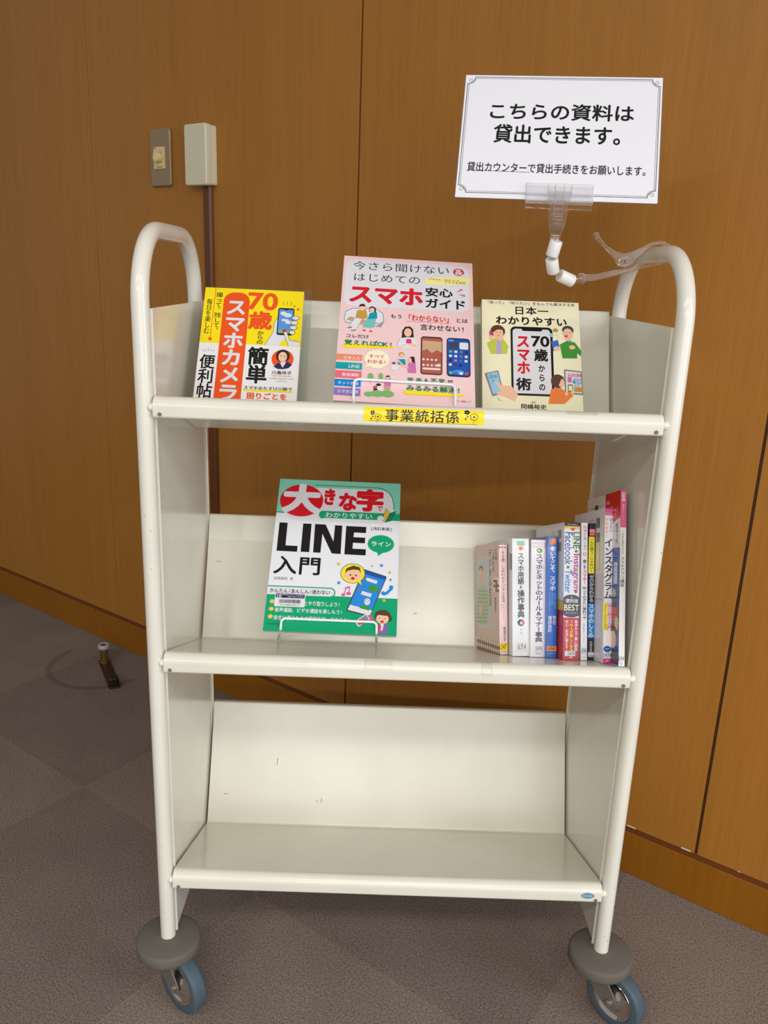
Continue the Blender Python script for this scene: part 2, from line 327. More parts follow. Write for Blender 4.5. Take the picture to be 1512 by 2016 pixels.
# printed artwork and lettering, in millimetres on each printed face
ART = {
 'COVER_CAMERA': [
  ('R','yellow',0,0,142.4,90.8),('R','orange',27.8,6.5,65.3,202,15),('R','orange',27.8,100,65.3,202),('V','white','スマホカメラ',32.7,17.1,61,180.4,0.035),
  ('T','orange','70',63.7,5.8,104.6,32.7,0.03),('T','orange','歳',66.2,36.7,99.5,64.5,0.04),('V','black','からの',79.9,67.8,89.2,89.6,0.02),
  ('V','black','簡単',70,94.4,98.4,151.3,0.03),('V','black','便利帖',3.5,109.3,24.6,177.2,0.02),('V','black','撮って、残して、',16.4,7.4,25.9,74.7,0.01),
  ('V','black','毎日を楽しむ',3.8,18.8,12,76.5,0.01),('L','orange',0.9,(14.9,-0.4,14.1,84)),('E','orange',11.6,82,16.9,86.9),
  ('L','black',0.45,(6.2,102.6,7.7,105)),('L','black',0.45,(9.6,101.1,10.8,104)),('L','black',0.45,(13.8,100.4,14.2,103.6)),
  ('L','black',0.45,(18.2,101,17.6,103.9)),('L','black',0.45,(22.1,102.1,21,104.3)),
  ('P','white',(106.8,44.8,102.6,53.9,102.7,68.2,91.9,90.6,111.5,90.6,120.1,77.1,119,69.5,109.1,70.1)),
  ('L','black',0.5,(106.8,44.8,102.6,53.9,102.7,68.2,91.9,90.6)),('R','black',107.2,28.8,130.4,73.3,3),('R','sky',108.7,31.1,129.1,70.3,1),
  ('E','white',110.5,34.6,119.6,40.8),('E','white',115.5,37,127,43.7),('E','white',112.3,46.8,123.2,50.6),('E','white',118.3,49.3,128.8,54.7),
  ('R','leaf',109.5,64.6,127.5,69.7),('E','red',115.4,63.6,121.5,68.9),('R','black',115.7,30.7,121.2,32.2,1),('E','black',127.4,40.8,138.3,48.2),
  ('E','white',128,41.4,137.7,47.5),('E','black',125.9,48.6,136.8,56),('E','white',126.6,49.3,136.2,55.4),('E','black',125.3,56.6,136.2,64),
  ('E','white',125.9,57.3,135.5,63.3),('E','black',125.1,64.6,133.6,72),('E','white',125.7,65.2,133,71.4),
  ('P','white',(117.3,69.2,119.6,66.9,122,68.5,127.1,82.2,129.3,79.9,132,83,133.7,80.7,136.4,83.4,138.2,81.5,141,84,140.6,89.7,125.4,90.5)),
  ('L','black',0.5,(125.4,90.5,117.3,69.2,119.6,66.9,122,68.5,127.1,82.2,129.3,79.9,132,83,133.7,80.7,136.4,83.4,138.2,81.5,141,84)),
  ('L','black',0.5,(112.7,18.3,114.7,24.5)),('L','black',0.5,(119.1,17.3,119.5,23.8)),('L','black',0.5,(125.5,18,124.2,24.6)),('S','orange',129.9,25,2),
  ('S','orange',135.4,30,2.6),('E','orange',103.4,96.9,134.2,126.4),('E','hair',109.1,96.5,128.6,116.9),('E','skin',112.7,100.2,124.8,116.3),
  ('P','navy',(106.9,124,113.9,116.8,120.1,125.4,125.5,114.9,132.6,120.1,128.1,125.4,120.7,127.5,112.8,127.5)),
  ('P','white',(115.8,117.2,119.8,125.4,124,115.4)),('E','white',117.7,111.5,121.2,113),('E','black',115.8,106.5,117.4,107.5),
  ('E','black',120.4,106.7,122,107.7),('T','black','川島玲子',105.3,130.4,132.9,136.1,0.015),('L','red',0.6,(105.8,138.4,133,138.4)),
  ('T','black','大人気YouTubeチャンネル',102.3,141.3,136.4,143.7,0),('T','black','「いなわくTV」',110.3,145.5,128.8,147.7,0),('R','yellow',68.1,161.2,135.8,163.9),
  ('T','black','スマホおたすけ川柳で',68,155.8,135.6,161.4,0.012),('T','orange','困りごとを',73.1,165.9,129.1,175.4,0.03),],
 'COVER_GUIDE': [
  ('R','white',3.7,6.3,179.2,93,13),('T','black','今さら聞けない',13.2,11.3,152.1,23,0),('T','black','はじめての',14.3,32.4,110.9,46,0),
  ('E','red2',156.6,12,172.6,26),('T','white','&',160.2,14,170.1,23.9,0.02),
  ('P','paleyel',(116.8,34.2,149.4,29.6,182,28.3,177.8,41.6,142.3,45,117.8,45.2)),('T','navy','iPhone、Android',121.2,34.5,164.7,35.3,0.01),
  ('T','navy','どちらも対応',144.1,37.7,175.1,40.3,0.015),('T','red','スマホ',10.5,54.5,113.9,86.6,0.045),('T','black','安心',117,51.5,155.9,67.6,0.03),
  ('T','black','ガイド',117.2,71.7,174.7,88.9,0.03),('P','mauve',(160.4,58.4,168.1,49.8,171.2,52.3)),('P','mauve',(163.7,60.9,173.6,60.8,173.2,65.4)),
  ('P','grey',(6,115.5,7.6,103.9,17.3,97.4,49.6,96.4,59.4,103.6,61.6,118.5,57.4,129,50.9,128.3,18.4,125.3,8.5,124.6)),
  ('P','offw',(7,115,8.6,104.6,17.7,98.7,49.7,97.7,58.5,104.5,60.3,118.1,50.8,127,18.4,124,8.7,122.9)),
  ('P','tan',(9.2,118.6,14.6,113.1,50.6,121.5,56.8,121.6,44.3,126.7,18.3,122.1)),
  ('P','offw',(20.8,115.1,31.2,115.9,22.9,137.3,17.1,136.9,21.5,123.5,18,132.2,13.6,131.3)),('L','grey',0.5,(20.8,115.1,13.6,131.3)),
  ('L','grey',0.5,(31.2,115.9,22.9,137.3)),('P','grey2',(11.2,132.8,17.4,130.6,18.2,133.1,12.2,134.4)),
  ('P','grey2',(16.5,137.8,22.8,134.8,23.5,137.2,17.5,139)),('P','ochre',(23.3,101.6,35.2,97.9,38.5,111.9,34.1,116.9,21.7,115)),
  ('E','skin',26.1,91.4,34.7,101.4),('P','hair',(25.6,95.3,26.7,90.4,31.2,88.7,34.3,91.1,34.1,94.1,29.8,93.2)),('E','leaf',26.2,104.3,30.5,109.1),
  ('P','skirt',(37.5,113.2,50.6,114.2,47.1,131.1,32.5,131.1)),('P','teal',(40.9,105.2,50.5,101.8,51.9,113.7,38.6,116.1)),
  ('P','hair',(40,102.7,40.3,94.4,44.5,92.3,49.3,95.8,49.2,103.6,46.5,102.1)),('E','skin',40.7,95.3,47.3,103.3),('E','red2',32.4,134.9,37,137.8),
  ('E','red2',41.4,135.8,46.1,138.8),('L','skin',1,(34.8,131.3,35,135.5)),('L','skin',1,(43.2,131.5,44,136)),
  ('L','white',0.5,(66.4,103.6,66,133,87.1,134.7)),('L','white',0.5,(106.2,135.3,178.5,134,180.7,104.6)),('T','black','もう',69.7,104.4,86.2,111.6,0.012),
  ('T','red','「わからない」',89.4,103.1,156,114,0.02),('T','black','とは',159.9,104.9,176.8,112.7,0.012),('T','black','言わせない!',111,118.8,173.1,129.4,0.012),
  ('L','red',0.5,(92,115.9,100,114.8,108.4,116.2,116.8,114.5,125.3,115.9,133.8,114.6,142.3,116,153.4,115.5)),
  ('T','black','コレだけ',9.9,143.7,42.1,150.4,0.012),('P','yellow',(6.6,164.1,9.3,161,74.7,160.4,76.4,164.4,9.7,168.3)),
  ('T','green','覚えればOK!',8.9,153.7,75.1,162.8,0.025),('P','hair',(86.1,147.9,86.7,133,90.2,125.9,96.8,124.5,101.1,128.7,102.5,142,101.9,148.8)),
  ('E','skin',89.3,128.1,99.5,143),('P','white',(84.1,146.3,92.3,144,103.5,143.6,108,155.9,106.1,163.1,82.9,163.9,80.3,157.1)),
  ('P','skin',(80.5,157,84.5,160.5,92.5,155.3,94.4,151.8,99.9,153.1,107.3,155.9,105.8,161,97.5,159.1,94.2,156,84.5,163)),
  ('R','magenta',92.3,147,99.5,154.4,1),('L','grey',0.4,(84.1,146.3,80.3,157.1)),('L','black',0.4,(91.4,134.4,93.4,134.8)),
  ('L','black',0.4,(95.7,135.1,97.7,135.6)),('R','brown',112.4,140.6,141.6,205,4),('R','rust',113.8,143.2,140.3,203.1,2.5),
  ('P','sand',(114.5,147.8,140.9,148.4,140.6,166.9,133.9,163.2,127.3,168.9,120.6,162.1,114.7,165.6)),('E','offw',114.5,178.2,117.9,181.7),
  ('E','offw',120.1,178.2,123.4,181.7),('E','pinkl',125.7,178.3,129,181.8),('E','offw',131.3,178.3,134.7,181.8),('E','offw',114.6,187.6,118,191.1),
  ('E','pinkl',120.2,187.7,123.5,191.1),('E','offw',125.8,187.7,129.1,191.2),('E','offw',131.4,187.8,134.7,191.2),('R','pinkl',115,193.7,139,197.1,2),
  ('E','white',134,186.4,139.3,191.3),('R','navy',147.5,140.6,179.2,206,5),('R','blue',148.9,143.1,177.8,203.7,4),('E','sky',149,143.1,157.5,147.1),
  ('E','sky',155.5,194.8,170.4,202.1),('R','slate',150.7,147.4,162.7,159.3,2),('R','offw',164.8,147.7,176.7,159.5,2),
  ('R','leaf',150.7,162,154.7,165.9,0.8),('R','offw',157.7,162.2,161.8,166.1,0.8),('R','grey2',164.8,162.3,168.8,166.2,0.8),
  ('R','navy',171.9,162.4,176,166.3,0.8),('R','offw',150.5,169.6,154.5,173.5,0.8),('R','offw',157.5,169.7,161.5,173.6,0.8),
  ('R','grey2',164.6,169.9,168.6,173.8,0.8),('R','offw',171.7,170,175.7,173.9,0.8),('R','navy',150.3,177.1,154.3,180.9,0.8),
  ('R','mauve',157.3,177.2,161.3,181.1,0.8),('R','blue2',164.3,177.4,168.3,181.3,0.8),('R','offw',171.4,177.5,175.4,181.4,0.8),
  ('R','pinkl',150.1,184.5,154.1,188.4,0.8),('R','slate',157.1,184.7,161.1,188.5,0.8),('R','navy',164.1,184.8,168.1,188.7,0.8),
  ('R','leaf',150.5,197.6,154.8,202.2,0.8),('R','blue2',157.5,197.8,161.8,202.4,0.8),('R','offw',164.5,198,168.8,202.6,0.8),
  ('R','red2',171.5,198.1,175.8,202.8,0.8),('R','tagor',0,179.1,34.3,188.8),('T','white','文字入力',9.3,182.5,31.6,188.2,0.012),
  ('R','tagteal',0,193.1,34.7,203.9),('T','white','LINE',17.2,196.1,31.6,201.3,0.012),('R','tagpink',0,206.8,34.6,218.4),
  ('T','white','動画撮影',9.1,210.3,31.8,215.6,0.012),('R','tagblue',0,221,34.5,231.9),('T','white','ネット通販',4.2,224.2,31.6,229.2,0.012),
  ('R','tagpur',0,234.8,34.6,246.5),('T','white','スマホ決済',3.9,237.6,31.7,243.2,0.012),('P','cream',(42.6,190.9,36.4,200.2,47.2,197.1)),
  ('E','cream',37,169,70.8,200.5),('T','red2','すべて',43.2,177.3,64.1,182.8,0.03),('T','red2','わかる!',41.1,185.9,67,192.3,0.03),
  ('P','white',(81.7,180.2,93,179.4,92.8,185.6,81.9,186.3)),('P','teal',(83.1,182.2,91.8,182,92.6,191.1,82,191.3)),('E','ochre',83.1,170.5,90.2,178.2),
  ('E','skin',84.3,172.9,89.4,179.1),('L','skin',2,(82.1,184.2,87.6,191,90.1,193.2)),('R','offw',73.2,192.9,82.8,201.3,1.5),
  ('R','slate',74.4,188.2,79.1,190.7),('L','slate',0.5,(76.9,190.7,76.9,193.3)),('P','mauve',(95.8,188,105.5,186.6,106.8,203.9,95.5,204.2)),
  ('P','hair',(97.2,179.2,100.3,176.7,104.1,177.7,104.9,188.2,102.1,187,99.6,182.1)),('E','skin',95.9,179.3,100.3,186.5),
  ('L','skin',1.8,(96,196.5,90.9,193.2)),('E','leaf',43,208.3,50.6,221.4),('E','leaf',57.4,207.4,63.2,218.7),('L','tan',0.6,(46.9,219.2,47.2,226)),
  ('P','mauve',(65.3,216.6,73.2,215.8,73.8,227.9,65.4,228.3)),('P','tan',(65.7,228.3,72.9,227.9,72.9,237.6,66.3,237.6)),('E','skin',67,211.8,71.9,217),
  ('P','hair',(66.8,213.8,67.3,211.4,71.4,210.8,72.1,213.1)),('E','white',73.3,211.8,77.6,216.7),
  ('P','white',(51.8,232.6,60.9,226.3,62.9,236.8,55.1,238.2)),('P','navy',(51.8,232.6,56.5,233.3,57,238.4,51.7,238.3)),
  ('E','red2',50.9,229.1,56.5,233.1),('E','hair',54.6,224.7,61,229.2),('E','leaf',39.7,238.6,52.4,246.3),('E','leaf',48.9,235.8,64.7,246.1),
  ('E','leaf',61.3,235.5,78.4,245.8),('P','yellow',(90.8,236.7,94.2,233.2,165.1,234.5,171.6,236.9,156.9,239.2,94.3,239.6)),
  ('T','green','苦手',94,212.2,116,219.3,0.025),('T','green','&',117.9,212.8,122.8,218.5,0.02),('T','green','不安',125.1,211.2,145.9,218.4,0.025),
  ('T','black','が',148,211.9,155.7,218.3,0.015),('T','green','みるみる解消!',94.3,224,166.3,233.2,0.025),('T','black','キノ出版ムック',160.9,244.1,179,247.2,0),],
 'COVER_SKILLS': [
  ('T','black','「困った」「知りたい」をなんでも解決する本',5.1,2.3,134.8,5.6,0.012),('T','black','日本一',46.2,10.3,96.6,21.5,0.02),
  ('T','black','わかりやすい',19.9,27.2,122.8,38,0.03),('R','black',40.9,42.4,101.1,150.9,7),('R','white',43.9,45.8,97.7,147.7,5),
  ('R','black',57,42.5,86.5,49.1,3),('V','red','スマホ',49.5,55.3,67.6,117.9,0.04),('T','black','術',48.3,123.9,68.4,142.3,0.035),
  ('T','black','70',71.1,57.1,95.5,73.1,0.03),('T','black','歳',74.2,77.7,93.1,96.1,0.035),('V','black','からの',79.4,100.6,88.6,144.1,0.03),
  ('E','hairb',12.1,41,33.2,61.4),('E','skin',15.9,44.9,30.5,64.3),('P','hairb',(13.4,54.8,15.4,43.8,24.5,41.8,31.6,48.5,22.1,48.4)),
  ('R','magenta',10.5,50.8,14.8,62.2,2),('P','lime',(7.1,71.2,15.9,63.3,30.3,62.6,37.7,74.7,35,87,12.2,88)),
  ('P','lilac',(20.9,66.5,27.6,66.3,27.4,87.1,20.2,87.4)),('E','skin',22.9,56,30.5,65.9),('E','skin',10,57.6,15.9,65.4),
  ('L','black',0.5,(19.1,52.9,21.5,53.3)),('L','black',0.5,(24.9,52.6,27.3,53.1)),('L','red',0.7,(21.5,58.7,25.3,58)),('E','slate',115,38.3,131.5,52.3),
  ('E','skin',115.8,42.6,130.1,62.2),('L','mauve',0.6,(116.6,49.2,121.9,49.5)),('L','mauve',0.6,(124.3,49.4,129.6,49.7)),
  ('E','red2',118.3,53.4,123.1,57),('P','green2',(111,68.9,121.6,62.5,132.4,64.8,141.1,77.6,140.7,86.5,135.1,81.9,134.8,90.2,114.1,90.7)),
  ('P','blue2',(98.6,65.1,108.4,61.5,111.2,76.4,101.7,80)),('E','skin',101.8,72,111.6,79.6),('E','skin',124,69.4,132.9,76.1),
  ('P','sky',(120.4,62.6,124.6,66.2,128.7,62.2)),('E','ochre',101.7,43.3,109.3,49.5),('E','sky2',95.9,51.4,102.2,57.4),
  ('L','black',0.4,(105.7,53.4,108.6,54.9)),('L','black',0.4,(107,58.3,110,57.1)),('P','mauveg',(3.3,118.8,22.6,113.4,30.4,148.8,14,154)),
  ('P','sky2',(6.6,119.5,21.1,115.5,28.5,146.3,15,150.7)),('T','slate','田中',9.6,120.1,21.3,126.5,0),('T','slate','さ',12.4,127.8,17.5,132.8,0),
  ('P','skin',(17,131.3,19.8,130.7,26.3,136.6,41.1,137.1,49.7,149.7,45.6,160.3,32.6,154.4,20.1,150.2,19.2,147.2,26.7,145.4)),
  ('L','grey2',0.5,(21,154.8,23.3,158.8,27,160.2)),('P','grey2',(115.6,108.2,140.4,110.4,140.9,146.9,115.9,145.7)),
  ('P','white',(117.4,110.5,139.1,112,139.6,144.9,117.4,143.6)),('T','magenta','自由参加募集',120.2,114.3,140.2,119.6,0.02),
  ('R','mauve',119.9,120.1,125.6,128.2),('R','green2',127.6,125,130.3,129.6),('L','blue2',0.7,(127.7,121.9,139.6,122.5)),
  ('L','blue2',0.7,(127.6,123.7,139.5,124.3)),('L','blue2',0.7,(127.6,125.6,139.5,126.1)),('L','blue2',0.7,(127.5,127.4,139.4,128)),
  ('L','blue2',0.7,(127.4,129.2,139.3,129.8)),('T','blue2','3.15',129.3,130.2,136.2,134.6,0.02),('R','ochre',128.8,135.4,140.2,142.8),
  ('P','orange2',(96.3,140,107.7,135.7,117.4,143.1,126.9,142.7,126.6,149.2,114.4,161.5,92,162.2)),('E','hairb',96.5,116.5,115.7,137.5),
  ('E','skin',106.3,122.7,115.5,135.9),('P','hairb',(96.7,125.7,104.1,117,115.4,120.3,111,124.1,107.4,133.1)),('R','slate',120.2,131.6,126.9,142.7,1),
  ('R','paleyel',121.1,133.1,126,141.2),('E','skin',115.5,143.2,120,149.2),('E','skin',123.6,140.8,128.1,146.8),('T','black','監修',68.7,159.5,74,162.4,0),
  ('T','black','岡嶋裕史',53.4,163.8,89.2,171.3,0.012),],
 'COVER_MESSENGER': [
  ('R','mint',0,0,194.5,62.8),('R','white',12.2,14.1,184.2,76.4,22),
  ('L','green3',1.3,(57.6,9.2,157.7,9.7,168.6,12.2,176.9,19.1,182.1,28.3,184.2,39.6,184.5,48.9)),('L','green3',1.6,(0.5,62.4,11.9,62.6)),
  ('R','greenl',70.2,56.8,194.5,69.6),('E','greenl',67.1,56.8,77.9,71),('E','red',3.3,9.3,72.2,68.9),('T','white','大',8.9,11,66.6,59.5,0.06),
  ('T','red','き',71.5,15.1,92.2,45,0.055),('T','red','な',96.7,21.9,125.4,53.7,0.055),('T','red','字',125.2,14.9,167.5,52.5,0.055),
  ('T','red','で',157.5,42.8,167.5,52.9,0.03),('T','white','わかりやすい',77,58.5,151.5,68.5,0.02),('P','ochre2',(172.5,47.3,179,56,171.7,72.5,166.7,69.7)),
  ('P','green3',(179,56,188.1,52.2,180.9,70.2,171.8,72.9)),('L','black',0.5,(172.5,47.3,179,56,188.1,52.2,180.9,70.2,171.8,72.9,166.7,69.7,172.5,47.3)),
  ('L','black',0.5,(179,56,171.7,72.7)),('E','offw',159.3,61.6,169.2,71.2),('L','black',0.4,(162.5,65.9,163.2,67.1)),
  ('L','black',0.4,(165.5,65.7,166.2,66.9)),('P','black',(6.8,81.1,19.5,81.4,19.8,121.4,38.5,121.7,38.4,131.8,7,131.3)),
  ('P','black',(43.8,81.4,56.9,81.5,57.1,131.5,43.9,131.4)),
  ('P','black',(62.4,81.4,79,81.7,93,111.4,93.7,82.1,105,82.3,105.3,132.5,91.6,132.1,75,98.2,74.3,131.8,63.1,131.6)),
  ('P','black',(111.2,82.6,142.6,82.9,142.6,93.9,124,93.6,123.4,102,141.8,102.2,141.6,112.1,123.3,111.8,123,122.3,143.8,122.5,143.6,133.1,111.1,132.8)),
  ('T','black','入門',5.2,139.7,77.4,169.7,0.02),('T','black','[改訂新版]',149.6,82.3,183.5,88.1,0.012),('E','greenl',145.9,96.5,186.8,127.8),
  ('P','greenl',(160.4,125.2,163.3,133.2,171.2,126.2)),('T','white','ライン',150.7,107.7,182.3,116.3,0.03),('T','grey2','岩間麻帆 著',7.8,175.3,36.8,180.3,0),
  ('R','greenl',0,203.7,194.5,263),('R','greenl',-0,190.1,101.5,206.5,8),('R','white',0,191.9,99.7,204.7,7),('R','greenl',0,190.1,20,191.9),
  ('R','white',0,191.9,20,204.7),('T','black','かんたん/あんしん/迷わない',3.7,194.5,93.6,201.7,0.02),('E','ochre2',5.2,212.8,12.8,219.6),
  ('L','white',0.9,(7.2,216.3,8.6,217.6,10.9,214.7)),('E','ochre2',5.2,224.9,12.8,231.6),('L','white',0.9,(7.1,228.3,8.6,229.7,10.8,226.8)),
  ('E','ochre2',5.1,236.8,12.4,243.9),('L','white',0.9,(7.1,240.3,8.5,241.6,10.8,238.7)),('T','white','とやり取りしよう!',55.9,213.3,110,220.9,0.02),
  ('T','white','音声通話、ビデオ通話を楽しもう!',14.1,225.6,114.3,232.5,0.02),('T','white','安全に使うための設定を知っておこう!',13.7,237.9,125.8,245.2,0.02),
  ('T','green3','技術評論社',5.1,250.1,28.4,253.8,0.01),
  ('P','slate',(142.3,157,143.6,157,176,167.2,177.1,169.4,154.8,233.2,153.5,234.3,120.2,227,119.1,225.2)),
  ('P','sky3',(143.4,158.9,175.8,169.1,153.8,232.5,121.1,224.8)),('P','blue',(143.6,158.9,175.8,169.1,174.2,173.7,142.1,164.2)),
  ('P','white',(124.2,216.4,157.4,224.2,154.1,232.5,121.1,224.8)),('P','white',(145.7,171.9,148.7,171,163.8,175.6,162.3,180.9,147.6,176.3)),
  ('P','green2',(151.9,182.5,167.1,186.6,164.6,195.6,149.6,191.1)),('P','white',(141.3,193.2,155.9,197.4,154.1,203,139.6,198.8)),
  ('P','green2',(140.4,215.8,154.2,219.3,153.1,224.7,138.7,221.3)),('E','grey2',141.8,168,146.8,173.4),('E','grey2',133.9,191.3,138.4,195.9),
  ('E','white',145.2,204.8,154,216),('E','slate',146.6,206.5,152.2,212.1),('E','white',147.1,207.1,151.7,211.6),('E','slate',107.2,148,144.5,181.5),
  ('P','slate',(134,179.9,140.9,185.3,138.4,175.2)),('E','paleyel2',107.9,148.8,143.7,180.8),('P','paleyel2',(134.6,179.5,140.2,184.4,137.8,175.6)),
  ('E','skin',114,159.8,138.2,177.1),('P','hairb',(114,165.4,115.5,156.9,125.7,151.4,136,154.1,138.2,164,134.6,158.9,126.1,158.3,117.8,160.6)),
  ('E','black',121.1,166.1,123.3,169.2),('E','black',129.6,166.6,131.8,169.7),('E','red',123.4,171,129,175.6),('E','skin',113,165.9,116.3,171),
  ('E','skin',136.3,166,139.2,171.1),('S','ochre2',103.3,149.9,3.4),('S','ochre2',154.6,151,2.5),('S','sky3',168.7,149.4,3.4),
  ('S','ochre2',181.6,160.6,3.4),('S','sky3',183,172.9,2.5),('S','sky3',105.6,181.6,3.4),('S','ochre2',174.4,207.3,3.4),('S','sky3',168.4,216,2.5),
  ('L','pinkd',1.2,(115.4,200.5,116.4,189.1,122.3,187,121.9,198.4)),('E','pinkd',110.6,198.5,116.2,203.4),('E','pinkd',117.8,196,124.7,201.2),
  ('P','pinkd',(116.4,188.7,122.6,186.3,122.4,188.9,116.2,191.3)),
  ('P','sky3',(169.9,194.6,172.3,192.3,176.6,194,182.3,187.7,181,185,183.8,181.9,187.4,183.2,187.2,188,179.2,197.2,173.8,199.6,170,197.4)),
  ('P','offw',(132.6,243.2,149.3,229.5,155,238.9,138.6,251.4)),('P','mauveg',(134.9,243.1,148.8,231.6,153.4,238.9,139.1,249.3)),
  ('P','pinkd',(153.1,233.3,157,231.4,160.1,240.8,155.2,243)),('E','red2',137.1,241.8,147.2,247.6),('E','hairb',161.3,222.6,185.2,242.8),
  ('E','hairb',180.4,232.3,187.2,241.3),('E','skin',163.9,229,182.3,245),('P','hairb',(163,232.9,169.3,224.6,181.9,228.3,179.6,232.3,167.9,231)),
  ('L','black',0.6,(167.3,236.7,168.8,235.4,170.3,236.6)),('L','black',0.6,(175.1,237.1,176.6,235.8,178.1,237)),('E','red',170.2,239.8,175.3,243.5),
  ('P','purple',(167.7,245.5,171.7,244.3,176.7,244.5,180.7,246.5,180.2,261.4,167.8,261.5)),
  ('P','white',(170.4,244.7,175.4,244.9,173.8,255.5,172.2,255.6)),('R','red2',166.6,247.8,171.5,255.6,1),('E','skin',170.4,252.1,174.1,256.2),],
 'NOTICE': [
  ('T','black','こちらの資料は',31.9,40.2,213.7,62.7,0.02),('T','black','貸出できます。',42,70.5,213.3,95.6,0.02),
  ('T','black','貸出カウンターで貸出手続きをお願いします。',12.2,123.9,237.5,136.8,0.012),('L','black',0.5,(12.8,135.5,91.3,136.2)),],
 'SECTION_LABEL': [
  ('T','black','事業統括係',26.4,2.5,116.7,15.9,0.014),('E','black',12.1,5.9,14.6,8.2),('E','black',11,7.6,13.4,9.9),('E','black',9,7,11.5,9.4),
  ('E','black',8.9,5,11.4,7.3),('E','black',10.9,4.3,13.4,6.6),('L','black',0.35,(11.1,9.1,10.2,16.9)),('E','black',9,13.7,11,15.2),
  ('E','black',11.4,11.2,13.1,12.7),('E','black',126.3,1.3,129.4,3.8),('E','black',125,3.2,128.1,5.7),('E','black',122.6,2.6,125.7,5.1),
  ('E','black',122.5,0.4,125.6,2.9),('E','black',124.7,-0.4,127.8,2.1),('L','black',0.35,(125.3,4.9,124.7,13.3)),('E','black',123.1,9.8,125.5,11.5),
  ('E','black',125.8,7.1,127.9,8.8),('E','black',18.5,9.8,22.4,13.5),('E','black',16.9,12.1,20.9,15.7),('E','black',14.3,11.3,18.2,15),
  ('E','black',14.3,8.6,18.2,12.3),('E','black',16.8,7.7,20.7,11.3),('E','stickyel',19,10.3,21.9,13),('E','stickyel',17.5,12.6,20.3,15.2),
  ('E','stickyel',14.9,11.8,17.7,14.5),('E','stickyel',14.8,9.1,17.6,11.7),('E','stickyel',17.4,8.2,20.2,10.8),('E','black',17.1,10.8,19.1,12.6),
  ('L','black',0.35,(17.7,15.8,17.2,19.4)),('E','black',134.7,6.1,139.6,10.1),('E','black',133,8.6,137.9,12.6),('E','black',129.8,7.8,134.7,11.8),
  ('E','black',129.6,4.9,134.5,8.8),('E','black',132.6,3.8,137.5,7.8),('E','stickyel',135.4,6.7,138.9,9.6),('E','stickyel',133.7,9.2,137.2,12),
  ('E','stickyel',130.5,8.4,134,11.2),('E','stickyel',130.3,5.4,133.8,8.3),('E','stickyel',133.3,4.4,136.8,7.2),('E','black',133.1,7.2,135.6,9.2),
  ('L','black',0.35,(134.1,12.7,133.8,16.6)),('L','black',0.35,(8,16.8,138.5,17.4)),],
 'SPINE_A': [
  ('P','brown2',(-0.4,1.1,1.3,-0.4,3,1.2,1.3,2.6)),('P','cream',(-0.4,3.4,1.3,2,2.9,3.5,1.3,4.9)),('P','brown2',(-0.4,5.7,1.3,4.3,2.9,5.8,1.2,7.2)),
  ('P','brown2',(4,1.2,5.7,-0.2,7.3,1.3,5.6,2.7)),('P','cream',(4,3.5,5.7,2.1,7.3,3.6,5.6,5)),('P','brown2',(3.9,5.8,5.6,4.4,7.3,5.9,5.6,7.3)),
  ('P','brown2',(8.4,1.3,10,-0.1,11.7,1.4,10,2.8)),('P','cream',(8.3,3.6,10,2.2,11.6,3.7,10,5.1)),('P','brown2',(8.3,5.9,10,4.5,11.6,6,9.9,7.4)),
  ('V','black','88歳、しあわせデジタル生活',3.5,10.8,9.2,87.4,0),('V','red','もっと',8.7,89.6,10.6,99.1,0),('V','red','仲良くなるヒント',5.7,89.6,7.7,113.9,0),
  ('V','red','教えます',2.1,89.5,4.3,102,0),('V','black','若宮正子',6,123.4,10.1,145.4,0.012),('V','grey2','MasakoWakamiya',3.2,123.2,4.2,144.6,0),
  ('L','grey2',0.5,(1.4,160.2,11.5,160.4)),],
 'SPINE_B': [
  ('R','mintd',6.9,3.8,18.5,10.3,1),('R','mint2',7.3,4.2,18.1,9.9,1),('L','green3',0.4,(9.5,5.8,15.7,5.7)),('L','green3',0.4,(8.3,8.3,16.9,8.1)),
  ('E','orange2',9.1,11.3,17.1,17.4),('P','orange2',(12.2,16.6,13.1,19,14,16.5)),('T','red','I',12.5,12.3,13.7,16.1,0.02),
  ('V','slate','スマホ用語',8.2,20.3,17.4,67.3,0.03),('T','slate','&',11,68.8,14.8,73.2,0.02),('V','slate','操作事典',7.8,75.1,18.1,115.9,0.03),
  ('E','teal',7.5,117.7,18.1,128.2),('P','pinkd',(13.9,118,18.1,121.8,17.5,125.8,13.9,127.9,12.9,122.9)),
  ('P','navy',(7.9,121.9,10.9,118.9,12.9,121.9,9.9,125.9)),('E','paleyel',10.9,121.9,14.9,124.8),('V','slate','用語',11.5,131.1,13.3,140.2,0),
  ('V','slate','スマホ',14.3,131.1,16.1,144,0),('L','black',0.6,(8.9,163.1,17.4,163.2)),],
 'SPINE_C': [
  ('R','red2',2.3,4,21.2,11.7,0.6),('R','white',2.7,4.4,20.7,11.3,0.4),('L','red2',0.4,(5.8,6.1,18.2,6.7)),('L','red2',0.4,(6.9,9.3,17.5,9.6)),
  ('E','green2',7.9,12.2,16.9,19.3),('E','paleyel',10.3,14,12.5,17.2),('P','green2',(11.5,18.8,12.6,21.2,13.8,18.8)),
  ('V','slate','スマホとネットのルール&マナー事典',7,20.9,17.7,149.2,0.03),('R','tagblue',8.5,162.4,15.7,164.2),('L','black',0.6,(7.8,165.8,16.1,165.9)),],
 'SPINE_D': [
  ('R','orange2',3.1,2.5,12.6,11.4,1),('R','brown2',4,3.3,6.4,5.8),('R','brown2',4,7.4,6.5,8.6),('L','brown2',0.8,(3.9,10,11.4,10.2)),
  ('V','white','老いてこそ、スマホ',3.7,14.2,12.7,78.9,0.025),('V','palesky','脳を豊かに整える',10.5,82.4,12.8,105,0),('V','palesky','悩みの9割は',6.6,82.5,8.9,98.8,0),
